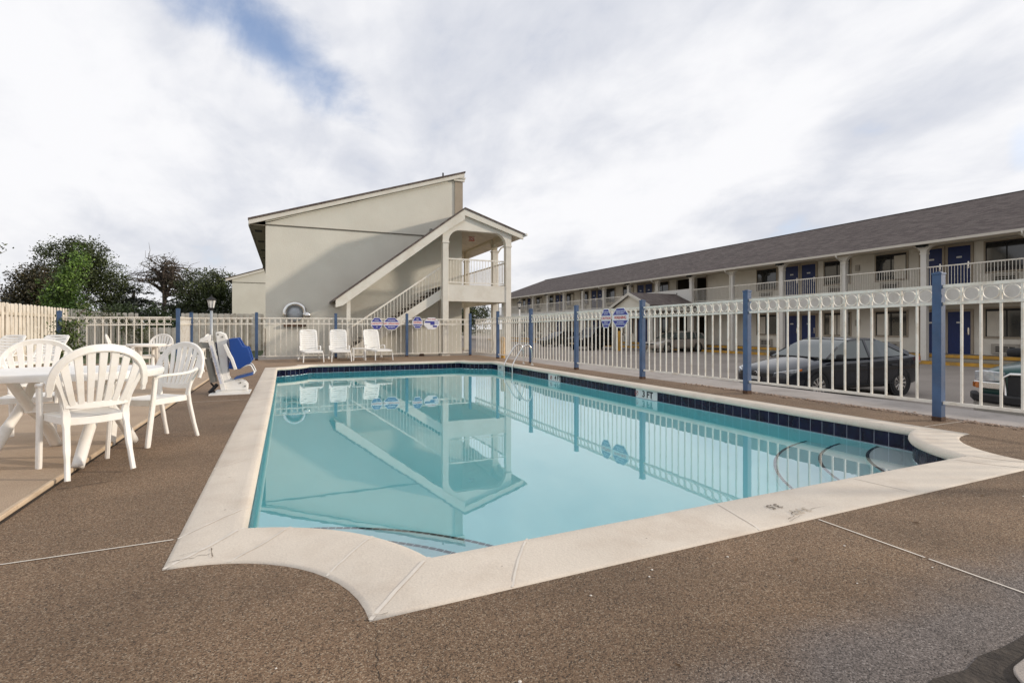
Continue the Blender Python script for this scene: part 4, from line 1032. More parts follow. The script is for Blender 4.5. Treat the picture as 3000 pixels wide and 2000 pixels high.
# ------------------------------------------------------------------ resin armchair
def make_chair(name, label, loc, rz, group):
    t = thing(name, loc, label, 'chair', group, rz=rz)
    # seat: dished plate with a turned-down rim
    b = MB(); N_ = 12
    def sx(v): return .205+.03*v
    top = []; 
    for j in range(N_+1):
        v = j/N_; y = -.215+.45*v
        for i in range(N_+1):
            u = 2*i/N_-1; x = u*sx(v)
            z = .430-.018*(1-u*u)*sin(PI*min(1, v*1.05))+(.006 if v > .9 else 0)-.02*max(0, v-.9)*10*.5
            top.append((x, y+.02*(1-u*u)*(v > .99), z))
    n = N_+1
    b.add(top+[(x, y, z-.014) for x, y, z in top], [(j*n+i, j*n+i+1, (j+1)*n+i+1, (j+1)*n+i) for j in range(N_) for i in range(N_)]+[(n*n+j*n+i, n*n+(j+1)*n+i, n*n+(j+1)*n+i+1, n*n+j*n+i+1) for j in range(N_) for i in range(N_)])
    b.build('seat', PLAST, t, smooth=True, subsurf=0)
    b = MB()
    for pts in ([(-.235, .235, .405), (-.12, .252, .405), (0, .258, .405), (.12, .252, .405), (.235, .235, .405)],
                [(-.235, .235, .405), (-.225, 0, .405), (-.208, -.215, .405)], [(.235, .235, .405), (.225, 0, .405), (.208, -.215, .405)],
                [(-.21, -.218, .405), (0, -.228, .400), (.21, -.218, .405)]):
        b.ribbon(smooth_pts(pts, 4), (0, 0, 1), .055, .014)
    b.build('seat_rim', PLAST, t, smooth=True, auto=True)
    for s in (-1, 1):
        b = MB(); b.ribbon(smooth_pts([(s*.272, .205, .645), (s*.262, .225, .40), (s*.258, .25, .2), (s*.255, .275, 0)], 4), (.25*s, 1, 0), [.050]*4+[.056]*4+[.056]*4+[.048], .034)
        b.build('front_leg', PLAST, t, smooth=True, auto=True)
        b = MB(); b.ribbon(smooth_pts([(s*.235, -.315, 0), (s*.222, -.262, .2), (s*.214, -.218, .40), (s*.216, -.212, .47), (s*.238, -.222, .56), (s*.272, -.238, .64), (s*.308, -.245, .70)], 4), (1, 0, 0), [.038]*4+[.048]*4+[.060]*4+[.052]*4+[.042]*8+[.036], [.034]*8+[.03]*17)
        b.build('rear_leg', PLAST, t, smooth=True, auto=True)
        b = MB(); pts = smooth_pts([(s*.270, .222, .600), (s*.275, .205, .640), (s*.288, .14, .655), (s*.305, 0, .658), (s*.322, -.13, .668), (s*.332, -.22, .70)], 4)
        b.ribbon(pts, (1, 0, 0), [.040]*4+[.052]*16+[.05], .022); b.build('armrest', PLAST, t, smooth=True, auto=True)
    lean = lambda z: -.222-(z-.5)*.30
    hp, wd = [], []
    for k in range(29):
        a = R(-20+220*k/28); z = .67+.262*(abs(sin(a))**.92)*(1 if a > 0 and a < PI else -1); x = .335*math.copysign(abs(cos(a))**.9, cos(a))
        if a < 0 or a > PI: x = math.copysign(.337, cos(a)); z = .67+.20*sin(a)
        hp.append((x, lean(z)-.012*sin(a), z)); wd.append((cos(a), .25, sin(a)+.001))
    b = MB(); b.ribbon(hp, wd, [.040]*2+[.058]*25+[.040]*2, .030); b.build('back_hoop', PLAST, t, smooth=True, auto=True)
    b = MB(); b.ribbon(smooth_pts([(-.222, lean(.53), .525), (-.1, lean(.53)-.012, .515), (0, lean(.53)-.016, .512), (.1, lean(.53)-.012, .515), (.222, lean(.53), .525)], 4), (0, 0, 1), .050, .016); b.build('back_base', PLAST, t, smooth=True, auto=True)
    for s in (-1, 1): b = MB(); b.ribbon(smooth_pts([(s*.212, lean(.43), .43), (s*.222, lean(.53), .53), (s*.255, lean(.63), .63), (s*.298, lean(.72), .72), (s*.315, lean(.78), .78)], 4), (1, 0, 0), .040, .022); b.build('back_upright', PLAST, t, smooth=True, auto=True)
    b = MB()
    for i in range(-3, 4):
        xb = i*.058; xt = i*.088; zt_ = .67+.25*math.sqrt(max(0, 1-(xt/.335)**2)); pts = []; wl2 = []
        for k in range(9):
            f = k/8; z = .525+(zt_-.525)*f; x = xb+(xt-xb)*f**.85
            pts.append((x, lean(z)-.014*(1-(x/.33)**2)-.012*sin(PI*f), z)); wl2.append(.043+.018*f)
        b.ribbon(pts, (1, 0, 0), wl2, .013)
    b.build('back_slats', PLAST, t, smooth=True, auto=True)
    return t
GC = 'white resin armchairs around the pool tables'
ch0 = make_chair('resin_chair', 'large white resin armchair nearest the camera, seen from behind', (-1.39, 4.88, .025), R(122.7-90), GC); ch0.scale = (.84, .94, 1)
def chair(x, y, heading, label, z=.035): clone(ch0, (x, y, z), R(heading-90), label, GC)
chair(-1.16, 5.96, 231, 'white resin armchair at the right end of the oval table, beside the pool deck', 0)
chair(-2.22, 6.30, -82, 'white resin armchair behind the oval table, facing the camera')
chair(-3.05, 15.6, 250, 'white resin armchair at the far small table, its round back towards the camera', 0)
chair(-2.15, 15.1, 175, 'white resin armchair half hidden between the front chair and the pool lift', 0)
chair(-3.75, 15.75, 10, 'white resin armchair seen from the side at the far table', 0)

def make_table(name, label, loc, rz, ax, ay, hh=.72):
    t = thing(name, loc, label, 'table', 'white resin pool tables', rz=rz)
    def oval(s, n=48, e=.8):
        return [(ax*s*math.copysign(abs(cos(2*PI*k/n))**e, cos(2*PI*k/n)), ay*s*math.copysign(abs(sin(2*PI*k/n))**e, sin(2*PI*k/n))) for k in range(n)]
    rings = []
    for s, z in ((.93, hh-.065), (.985, hh-.06), (1.0, hh-.03), (.995, hh-.008), (.975, hh), (.955, hh-.003), (.5, hh-.003), (.02, hh-.003)):
        rings.append([(x, y, z) for x, y in oval(s)])
    b = MB(); b.rings(rings, cap=True); b.build('tabletop', PLAST, t, smooth=True, auto=True)
    f = ay/.48
    for sxx in (-1, 1):
        for sy in (-1, 1):
            b = MB(); x = sxx*.26*ax/.65+sy*.035
            b.tube(smooth_pts([(x+sxx*.02, sy*.46*f, 0), (x, sy*.20*f, .26), (x, -sy*.02*f, .42), (x, -sy*.30*f, hh-.03)], 4), [.042]*5+[.036]*8, 12)
            b.build('leg', PLAST, t, smooth=True)
    b = MB(); b.box(-.26*ax/.65, .26*ax/.65, -.03, .03, .37, .44); b.build('stretcher', PLAST, t, bevel=.008)
    return t
make_table('pool_table', 'white oval resin table beside the front chairs on the buff terrace', (-1.68, 5.42, .035), R(-4), .68, .50)
make_table('pool_table', 'small white resin table in front of the far chairs by the gate', (-3.05, 14.75, 0), R(10), .40, .38, .73)

# ------------------------------------------------------------------ slatted loungers
GL = 'white resin loungers'
def make_lounger(label, loc, rz, lean_=17):
    t = thing('sun_lounger', loc, label, 'sun lounger', GL, rz=rz)
    # local: +Y towards the feet, backrest at -Y
    b = MB()
    for s in (-1, 1): b.ribbon(smooth_pts([(s*.29, -.42, .33), (s*.30, 0, .34), (s*.30, .6, .34), (s*.26, .98, .33)], 4), (0, 0, 1), .055, .032)
    b.ribbon([(-.26, .98, .33), (0, 1.0, .33), (.26, .98, .33)], (0, 0, 1), .05, .03); b.ribbon([(-.29, -.42, .33), (0, -.42, .33), (.29, -.42, .33)], (0, 0, 1), .05, .03)
    b.build('seat_frame', PLAST2, t, smooth=True, auto=True)
    b = MB()
    for k in range(14):
        y = -.34+k*.093; b.box(-.275, .275, y, y+.08, .345, .357)
    b.build('seat_slats', PLAST2, t)
    M = Matrix.Translation((0, -.36, .35)) @ Matrix.Rotation(R(lean_), 4, 'X')
    b = MB()
    def tr(p): return [M @ Vector(q) for q in p]
    b.ribbon(tr([(-.262, 0, .0), (-.262, 0, .30), (-.262, -.01, .60), (-.248, -.02, .70), (-.20, -.025, .735)]), tr([(1, 0, 0)])[0]-M.translation, .052, .028)
    b.ribbon(tr([(.262, 0, .0), (.262, 0, .30), (.262, -.01, .60), (.248, -.02, .70), (.20, -.025, .735)]), (1, 0, 0), .052, .028)
    b.ribbon(tr([(-.21, -.025, .722), (0, -.03, .735), (.21, -.025, .722)]), M.to_3x3() @ Vector((0, 0, 1)), .05, .028)
    b.build('backrest_frame', PLAST2, t, smooth=True, auto=True)
    b = MB()
    for k in range(9):
        z = .015+k*.077
        b.ribbon(tr([(-.245, 0, z+.033), (-.12, -.02, z+.028), (0, -.026, z+.026), (.12, -.02, z+.028), (.245, 0, z+.033)]), M.to_3x3() @ Vector((0, 0, 1)), .064, .010)
    b.build('backrest_slats', PLAST2, t, smooth=True, auto=True)
    for s in (-1, 1):
        b = MB(); b.ribbon(smooth_pts([(s*.28, .86, .33), (s*.30, .90, .18), (s*.31, .93, .0)], 3), (0, 1, 0), .05, .03); b.build('leg', PLAST2, t, smooth=True, auto=True)
        b = MB(); b.ribbon(smooth_pts([(s*.28, -.30, .33), (s*.30, -.34, .18), (s*.31, -.37, .03)], 3), (0, 1, 0), .05, .03); b.build('leg', PLAST2, t, smooth=True, auto=True)
        b = MB(); b.ribbon(smooth_pts([(s*.32, .06, .36), (s*.325, .03, .47), (s*.325, -.06, .50), (s*.325, -.26, .49), (s*.30, -.36, .45)], 3), (1, 0, 0), .04, .02); b.build('armrest', PLAST2, t, smooth=True, auto=True)
    for s in (-1, 1): b = MB(); b.lathe([(.05, -.02), (.06, 0), (.05, .02)], (0, 0, 0), 12, Matrix.Translation((s*.34, -.37, .06)) @ Matrix.Rotation(PI/2, 4, 'Y')); b.build('wheel', PLAST2, t, smooth=True)
    return t
lo = make_lounger('white slatted lounger furthest left of the three against the far fence', (.78, 18.45, 0), R(180+4))
clone(lo, (1.72, 18.45, 0), R(180-1), 'white slatted lounger in the middle of the three at the far fence', GL)
clone(lo, (2.98, 18.65, 0), R(180+9), 'white slatted lounger beside the small side table, under the warning signs', GL)
lr = make_lounger('white reclined lounger by the board fence, left edge of the photo', (-6.15, 15.0, 0), R(180-24), 36)
clone(lr, (-5.22, 14.7, 0), R(180-20), 'white reclined lounger by the ivy post, behind the oval table', GL)
t = thing('side_table', (2.33, 18.1, 0), 'low white resin side table between two far loungers', 'side table')
b = MB(); b.box(-.21, .21, -.2, .2, .40, .425); b.build('tabletop', PLAST2, t, bevel=.006); b = MB(); b.box(-.19, .19, -.18, .18, .12, .135); b.build('shelf', PLAST2, t)
for sx_ in (-1, 1):
    for sy in (-1, 1):
        b = MB(); b.ribbon([(sx_*.19, sy*.17, .40), (sx_*.20, sy*.18, 0)], (1, 0, 0), .035, .03); b.build('leg', PLAST2, t)

# ------------------------------------------------------------------ pool lift
lift = thing('pool_lift', (-1.04, 9.82, 0), 'white pool lift with a blue moulded seat at the left pool edge', 'pool lift')
b = MB(); b.box(-.10, .50, -.28, .28, .0, .022); b.box(-.02, .46, -.10, .10, .022, .06); b.build('base_plate', WHITEP, lift, bevel=.005)
b = MB()
for y0, y1 in ((-.115, -.065), (.065, .115)):
    b.prism([(-.02, 1.03), (.03, 1.05), (.12, 1.01), (.155, .90), (.17, .30), (.20, .24), (.36, .23), (.42, .20), (.46, .15), (.46, .06), (.14, .06), (.09, .12), (.06, .35), (-.0, .85)], y0, y1, 'y')
b.build('mast', WHITEP, lift, bevel=.012)
b = MB(); b.box(.09, .13, -.064, .064, .35, .95); b.build('mast_web', WHITEP, lift)
for x, z in ((.02, 1.0), (.085, .96), (.35, .18), (.42, .12), (.12, .10)): b = MB(); b.tube([(x, -.125, z), (x, .125, z)], .014, 10); b.build('bolt', GREYM, lift)
b = MB(); b.prism([(-.12, .90), (-.05, .90), (.14, .07), (.07, .07)], -.17, -.12, 'y'); b.build('rear_rail', WHITEP, lift, bevel=.004)
b = MB(); b.prism([(-.095, .82), (-.062, .82), (.085, .18), (.055, .18)], -.1725, -.1705, 'y')
b.build('decal', mat('pale_blue_decal', (.55, .57, .66), .5, .35, 45), lift)
b = MB(); b.prism([(-.03, .87), (.01, .87), (.10, .38), (.05, .38)], -.06, .06, 'y'); b.build('cover', NAVYSEAT, lift)
b = MB(); b.tube([(-.13, -.02, .60), (-.05, -.02, .20)], .055, 12); b.tube([(-.145, -.02, .76), (-.13, -.02, .6)], .022, 10); b.build('actuator', GREYM, lift, smooth=True, auto=True)
b = MB(); b.box(-.27, -.12, -.13, .08, .775, .865); b.box(-.27, -.24, -.12, .07, .5, .775); b.build('battery_bracket', GREYM, lift)
b = MB(); b.prism([(-.25, .87), (-.09, .89), (-.08, 1.0), (-.13, .98), (-.24, .93)], -.12, .07, 'y'); b.build('battery_box', WHITEP, lift, bevel=.01)
b = MB(); b.tube(smooth_pts([(-.10, 0, .19), (-.05, .03, .10), (-.10, -.03, .05), (-.02, .02, .035)], 4), .014, 6); b.tube([(-.12, 0, .02), (0, 0, .16)], .03, 8); b.build('motor_cable', BLACKR, lift)
b = MB()   # moulded seat: sides + back + bottom
sp_ = [(.185, .93), (.325, .945), (.40, .80), (.475, .785), (.535, .56), (.50, .52), (.34, .42), (.18, .43), (.21, .62)]
for y0, y1 in ((-.25, -.20), (.20, .25)): b.prism(sp_, y0, y1, 'y')
b.prism([(.185, .93), (.24, .94), (.28, .48), (.20, .43)], -.20, .20, 'y'); b.prism([(.26, .47), (.52, .56), (.50, .50), (.34, .415), (.20, .43)], -.20, .20, 'y')
b.build('seat_shell', BLUESEAT, lift, bevel=.015)
b = MB(); b.ribbon([(.13, -.27, .84), (.20, -.275, .66), (.235, -.275, .60), (.29, -.275, .42)], (1, 0, 0), [.05, .06, .05, .05], .03); b.build('seat_arm', WHITEP, lift, smooth=True, auto=True)
b = MB(); 
for y in (-.20, .20): b.tube(smooth_pts([(.33, y, .43), (.44, y, .475), (.50, y, .48), (.53, y, .44), (.565, y, .36), (.55, y, .335)], 3), .011, 8)
b.build('footrest_frame', WHITEP, lift, smooth=True)
b = MB(); b.prism([(.26, .245), (.265, .275), (.54, .345), (.55, .315)], -.21, .21, 'y'); b.build('footrest', mat('blue_foam_pad', (.03, .09, .30), .6), lift, bevel=.01)

# ------------------------------------------------------------------ vehicles
def make_car(label, cat, loc, heading, pcol, low, gh, roofx, wheels, wr=.315, metal=.5, rough=.28, kind='sedan', grp='cars parked in the motel lot'):
    t = thing('parked_'+('truck' if kind == 'truck' else 'car'), (*loc, LOT), label, cat, grp, rz=heading)
    PM = paint('car_paint_'+pcol[0], pcol[1], metal, rough)
    rings = []
    for x, w, zb, zs, zt in low:
        h = [(0, zb), (.55*w, zb), (.90*w, zb+.02), (.985*w, zb+.10), (w, (zb+zs)/2), (.985*w, zs-.05), (.93*w, zs), (.55*w, zt), (0, zt+.01)]
        rings.append([(x, y, z) for y, z in h]+[(x, -y, z) for y, z in h[-2:0:-1]])
    b = MB(); b.rings(rings); body = b.build('body', PM, t, smooth=True, subsurf=2)
    g0 = gh; gh = []
    for i in range(len(g0)-1):
        a, p, q, e = g0[max(i-1, 0)], g0[i], g0[i+1], g0[min(i+2, len(g0)-1)]
        nn = 4 if 0 < i < len(g0)-2 else 1
        for j in range(nn):
            u = j/nn; gh.append(tuple(.5*(2*p[c]+(q[c]-a[c])*u+(2*a[c]-5*p[c]+4*q[c]-e[c])*u*u+(3*p[c]-a[c]-3*q[c]+e[c])*u**3) for c in range(5)))
    gh.append(g0[-1])
    rings = [[(x, -wb, zb), (x, -wt, zt), (x, -wt*.5, zt+.012), (x, wt*.5, zt+.012), (x, wt, zt), (x, wb, zb)] for x, wb, zb, wt, zt in gh]
    b = MB(); b.rings(rings); b.build('windows', TINTD if pcol[0] == 'black' else TINT, t, smooth=True, auto=True)
    rr_ = [g for g in gh if roofx[1] <= g[0] <= roofx[0]]
    rings = [[(x, -wt-.03, zt-.035), (x, -wt-.01, zt+.008), (x, -wt*.5, zt+.027), (x, wt*.5, zt+.027), (x, wt+.01, zt+.008), (x, wt+.03, zt-.035)] for x, wb, zb, wt, zt in rr_]
    b = MB(); b.rings(rings); b.build('roof', PM, t, smooth=True, auto=True)
    b = MB(); n = len(gh)
    for s in (-1, 1):
        def edge(i, f): x, wb, zb, wt, zt = g0[i] if i < 2 else g0[i-n+len(g0)]; return (x, s*(wb+(wt-wb)*f+.004), zb+(zt-zb)*f)
        b.ribbon([edge(0, 0), edge(1, 1)], (1, 0, 0), .05, .03)
        b.ribbon([edge(n-1, 0), edge(n-2, 1)], (1, 0, 0), .16 if kind != 'truck' else .1, .025)
        for px in roofx[2:]:
            i = max(k for k in range(n) if gh[k][0] >= px); f = (gh[i][0]-px)/(gh[i][0]-gh[i+1][0]+1e-9)
            lerp = [gh[i][k]+(gh[i+1][k]-gh[i][k])*f for k in range(5)]
            b.ribbon([(px, s*(lerp[1]+.006), lerp[2]), (px-.03, s*(lerp[3]+.006), lerp[4])], (1, 0, 0), .07, .015)
    b.build('pillars', mat('black_pillar', (.02, .02, .022), .3) if kind == 'suv' else PM, t)
    for i, (x, y) in enumerate([(x, y) for x in wheels for y in (1, -1)]):
        wy = [l for l in low if l[0] <= x][0][1]
        M = Matrix.Translation((x, y*(wy-.09), wr)) @ Matrix.Rotation(-y*PI/2, 4, 'X')
        b = MB(); b.lathe([(wr*.62, -.10), (wr*.95, -.10), (wr, -.06), (wr, .07), (wr*.95, .102), (wr*.66, .102), (wr*.62, .08)], n=28, M=M); wl = b.build('wheel', BLACKR, t, smooth=True, auto=True)
        b = MB(); b.lathe([(wr*.66, .06), (wr*.64, .098), (wr*.60, .10), (wr*.58, .075), (.02, .07)], n=28, M=M)
        for k in range(10):
            a = 2*PI*k/10; b.ribbon([M @ Vector((.03*cos(a), .03*sin(a), .085)), M @ Vector((wr*.6*cos(a), wr*.6*sin(a), .095))], M.to_3x3() @ Vector((-sin(a), cos(a), 0)), [.03, .055], .015)
        b.build('rim', CHROME if kind != 'truck' else GREYM, wl, smooth=True, auto=True)
        b = MB(); b.lathe([(wr*1.17, -.02), (wr*1.17, .098), (wr*1.02, .094), (wr*1.02, -.02)], cap=False, n=28, M=Matrix.Translation((x, y*(wy-.09), wr+.02)) @ Matrix.Rotation(-y*PI/2, 4, 'X')); b.build('wheel_arch', BLACKR, t, smooth=True, auto=True)
    return t, PM
LAMP = mat('clear_lamp_lens', (.46, .48, .50), .08, .25, 14, metal=.3, coat=1); REDL = mat('red_lamp_lens', (.42, .012, .01), .12, .1, 5, coat=1); AMB = mat('amber_lamp_lens', (.55, .16, .02), .15, .1, 5, coat=1)
low = [(2.33, .50, .34, .56, .62), (2.27, .72, .25, .64, .70), (2.05, .84, .20, .71, .79), (1.5, .885, .20, .82, .92), (.95, .89, .20, .89, 1.0), (.2, .89, .20, .91, 1.0), (-.6, .89, .20, .94, 1.02), (-1.3, .89, .20, .97, 1.04), (-1.8, .87, .22, 1.0, 1.09), (-2.1, .83, .26, 1.0, 1.07), (-2.27, .74, .34, .95, 1.02), (-2.33, .6, .42, .86, .93)]
gh = [(1.05, .80, .93, .78, .955), (.55, .82, .93, .69, 1.22), (.12, .825, .93, .61, 1.385), (-.35, .825, .94, .60, 1.43), (-.85, .82, .95, .59, 1.405), (-1.25, .80, .98, .60, 1.29), (-1.80, .76, 1.03, .70, 1.075)]
def details(t, PM, low, W=.89, z0=.0, suv=False, doors=(.85, -.25, -1.3), belt=.90, hl=None, tl=None, mirror=(.78, .93), L=2.33):
    b = MB()
    for s in (-1, 1):
        for x in doors: b.ribbon([(x, s*(W+.001), .30), (x+.01, s*(W+.002), belt-.25), (x-.02, s*(W-.012), belt-.03)], (1, 0, 0), .012, .006)
        b.ribbon([(doors[0], s*(W-.01), .32), (doors[-1], s*(W-.01), .32)], (0, 0, 1), .02, .02)
        b.ribbon([(doors[0]+.02, s*(W-.035), belt+.035), (doors[-1]-.1, s*(W-.035), belt+.085)], (0, 0, 1), .02, .02)
    b.build('door_seams', BLACKP, t)
    b = MB()
    for s in (-1, 1):
        for x in doors[1:]: b.ribbon([(x+.10, s*(W+.012), belt-.13), (x+.30, s*(W+.012), belt-.125)], (0, 0, 1), .025, .025)
    b.build('door_handles', PM, t)
    for s in (-1, 1):
        b = MB(); M = Matrix.Translation((mirror[0], s*(W+.10), mirror[1]+.06)); b.lathe([(.03, -.10), (.09, -.09), (.10, 0), (.085, .08), (.02, .10)], n=12, M=M @ Matrix.Diagonal((.7, 1.25, .75, 1))); b.tube([(mirror[0], s*(W-.08), mirror[1]), (mirror[0], s*(W+.06), mirror[1]+.03)], .025, 6); b.build('wing_mirror', BLACKR if not suv else PM, t, smooth=True)
c1, PM1 = make_car('dark grey sedan parked nose to the pool fence', 'car', (12.83, 8.59), R(174), ('dark_grey', (.020, .022, .029)), low, gh, (.13, -.86, -.38), (1.36, -1.35), rough=.2, metal=.15)
details(c1, PM1, low)
for s in (-1, 1):
    b = MB(); b.ribbon([(2.27, s*.50, .60), (2.16, s*.72, .64), (1.86, s*.845, .71)], (0, 0, 1), [.07, .11, .06], .05); b.build('headlight', LAMP, c1, smooth=True, auto=True)
    b = MB(); b.ribbon([(1.93, s*.845, .70), (1.84, s*.865, .715)], (0, 0, 1), .05, .03); b.build('side_marker', AMB, c1)
    b = MB(); b.ribbon([(-2.30, s*.50, .88), (-2.25, s*.735, .89), (-2.0, s*.865, .92)], (0, 0, 1), [.10, .17, .13], .06); b.build('tail_light', REDL, c1, smooth=True, auto=True)
b = MB(); b.ribbon([(2.30, -.48, .575), (2.345, 0, .57), (2.30, .48, .575)], (0, 0, 1), .07, .03); b.ribbon([(2.27, -.60, .36), (2.345, 0, .35), (2.27, .60, .36)], (0, 0, 1), .15, .03); b.build('grille', BLACKP, c1)
b = MB(); b.box(2.345, 2.362, -.15, .15, .44, .52); b.build('number_plate', MARKT, c1)
b = MB(); b.tube([(2.352+.006*cos(a), .055*cos(a), .60+.035*sin(a)) for a in [k*PI/6 for k in range(12)]], .008, 5, closed=True); b.build('badge', CHROME, c1)
b = MB(); b.ribbon([(1.08, -.6, .975), (1.10, 0, .985), (1.08, .6, .975)], (1, 0, 0), .12, .02); b.build('wiper_cowl', BLACKP, c1)
# pale gold wagon by the porch
low2 = [(2.30, .50, .34, .56, .62), (2.23, .70, .25, .66, .72), (2.0, .82, .20, .74, .82), (1.5, .865, .20, .84, .95), (1.05, .87, .20, .90, 1.02), (.2, .87, .20, .92, 1.0), (-.8, .87, .20, .94, 1.0), (-1.6, .87, .20, .96, 1.02), (-2.0, .85, .24, .97, 1.02), (-2.25, .78, .32, .95, 1.0), (-2.32, .66, .42, .86, .92)]
gh2 = [(1.15, .78, .95, .76, .98), (.7, .80, .94, .68, 1.22), (.2, .81, .94, .61, 1.40), (-.4, .81, .95, .60, 1.45), (-1.2, .81, .96, .59, 1.42), (-1.85, .79, .98, .58, 1.33), (-2.20, .76, 1.0, .66, 1.06)]
c2, PM2 = make_car('pale gold hatchback wagon with roof rails parked by the motel porch', 'car', (25.88, 28.64), R(178), ('pale_gold', (.42, .38, .34)), low2, gh2, (.22, -1.9, -.30, -1.2), (1.35, -1.33))
details(c2, PM2, low2, .87)
for s in (-1, 1):
    b = MB(); b.ribbon([(2.22, s*.48, .62), (2.10, s*.68, .66), (1.84, s*.81, .72)], (0, 0, 1), [.09, .13, .08], .05); b.build('headlight', LAMP, c2, smooth=True, auto=True)
    b = MB(); b.tube([(.1, s*.55, 1.44), (0, s*.55, 1.50), (-1.5, s*.55, 1.47), (-1.6, s*.55, 1.40)], .015, 6); b.build('roof_rail', GREYM, c2)
    b = MB(); b.ribbon([(-2.24, s*.66, .85), (-2.05, s*.83, .87)], (0, 0, 1), .2, .04); b.build('tail_light', REDL, c2)
b = MB(); b.ribbon([(2.27, -.45, .56), (2.31, 0, .56), (2.27, .45, .56)], (0, 0, 1), .10, .03); b.build('grille', BLACKP, c2)
# black SUV and a dark car beyond it
low3 = [(2.40, .62, .42, .78, .86), (2.34, .82, .34, .92, .98), (2.1, .92, .30, .98, 1.06), (1.5, .95, .30, 1.04, 1.14), (1.1, .95, .30, 1.08, 1.18), (0, .95, .30, 1.10, 1.2), (-1.2, .95, .30, 1.12, 1.2), (-2.1, .94, .32, 1.12, 1.2), (-2.40, .86, .40, 1.06, 1.14)]
gh3 = [(1.25, .84, 1.10, .82, 1.14), (.8, .85, 1.10, .74, 1.50), (.45, .86, 1.10, .70, 1.72), (-.6, .86, 1.10, .70, 1.78), (-1.9, .86, 1.11, .68, 1.74), (-2.35, .84, 1.12, .66, 1.30)]
c3, PM3 = make_car('black sport utility vehicle facing the pool, left of the porch', 'car', (22.7, 34.2), R(193), ('black', (.004, .004, .005)), low3, gh3, (.5, -1.95, -.2, -1.2), (1.45, -1.4), .37, 0., .4, 'suv')
details(c3, PM3, low3, .95, belt=1.08, mirror=(.95, 1.12), doors=(1.0, -.1, -1.2))
for s in (-1, 1):
    b = MB(); b.ribbon([(2.37, s*.60, .86), (2.25, s*.84, .88)], (0, 0, 1), .14, .05); b.build('headlight', LAMP, c3)
b = MB(); b.ribbon([(2.41, -.5, .52), (2.44, 0, .52), (2.41, .5, .52)], (0, 0, 1), .10, .03); b.build('bumper_trim', mat('gold_bumper', (.40, .31, .2), .4), c3)
c4, PM4 = make_car('black car parked beyond the sport utility vehicle', 'car', (23.6, 41.4), R(190), ('black', (0, 0, 0)), low, gh, (.13, -.86, -.38), (1.36, -1.35), metal=.2)
b = MB(); b.ribbon([(2.27, -.70, .64), (2.33, 0, .62), (2.27, .70, .64)], (0, 0, 1), .07, .05); b.build('headlight', LAMP, c4)
# green truck at the right edge
low5 = [(2.62, .70, .52, 1.00, 1.04), (2.57, .88, .42, 1.05, 1.12), (2.35, .95, .38, 1.08, 1.18), (1.6, .97, .36, 1.14, 1.26), (1.1, .97, .36, 1.16, 1.28), (0, .97, .36, 1.16, 1.22), (-1.2, .97, .36, 1.16, 1.22), (-2.5, .97, .38, 1.16, 1.2), (-2.65, .90, .5, 1.1, 1.15)]
gh5 = [(1.15, .86, 1.18, .84, 1.22), (.7, .87, 1.17, .76, 1.55), (.35, .87, 1.17, .70, 1.74), (-.3, .87, 1.17, .70, 1.78), (-1.0, .87, 1.17, .69, 1.75), (-1.2, .86, 1.17, .72, 1.25)]
c5, PM5 = make_car('dark green pickup truck with chrome grille frame at the right edge', 'truck', (11.95, 3.13), R(180), ('deep_green', (.008, .055, .050)), low5, gh5, (.4, -1.05, -.35), (1.65, -1.6), .38, .35, .3, 'truck')
details(c5, PM5, low5, .97, belt=1.14, mirror=(.95, 1.22), doors=(1.0, -.35, -1.3))
for s in (-1, 1):
    b = MB(); b.ribbon([(2.62, s*.56, .985), (2.60, s*.78, .985), (2.48, s*.93, .98)], (0, 0, 1), [.13, .17, .13], .06); b.build('headlight', LAMP, c5, smooth=True, auto=True)
    b = MB(); b.ribbon([(2.635, s*.56, .85), (2.62, s*.80, .85), (2.49, s*.94, .85)], (0, 0, 1), .10, .05); b.build('front_trim', CHROME, c5, smooth=True, auto=True)
    b = MB(); b.ribbon([(2.58, s*.88, .845), (2.46, s*.965, .84)], (0, 0, 1), .085, .05); b.build('side_marker', AMB, c5)
b = MB(); b.ribbon([(2.66, -.50, .86), (2.68, 0, .86), (2.66, .50, .86)], (0, 0, 1), .30, .03); b.build('grille', BLACKP, c5)
b = MB(); b.tube([(2.69, -.52, .72), (2.69, -.54, .98), (2.68, -.47, 1.03), (2.70, 0, 1.045), (2.68, .47, 1.03), (2.69, .54, .98), (2.69, .52, .72), (2.69, .44, .68), (2.70, 0, .665), (2.69, -.44, .68)], .022, 8, closed=True); b.build('grille_frame', CHROME, c5, smooth=True)
b = MB(); b.ribbon([(2.40, -1.0, .68), (2.68, -.86, .68), (2.78, -.4, .675), (2.79, 0, .675), (2.78, .4, .675), (2.68, .86, .68), (2.40, 1.0, .68)], (0, 0, 1), .12, .09); b.build('bumper', BLACKR, c5, smooth=True, auto=True)
b = MB(); b.ribbon([(2.38, -.99, .51), (2.66, -.83, .51), (2.76, -.4, .50), (2.77, 0, .50), (2.76, .4, .50), (2.66, .83, .51), (2.38, .99, .51)], (0, 0, 1), .21, .05); b.build('lower_valance', mat('silver_valance', (.46, .44, .40), .35, .1, 2, metal=.6), c5, smooth=True, auto=True)

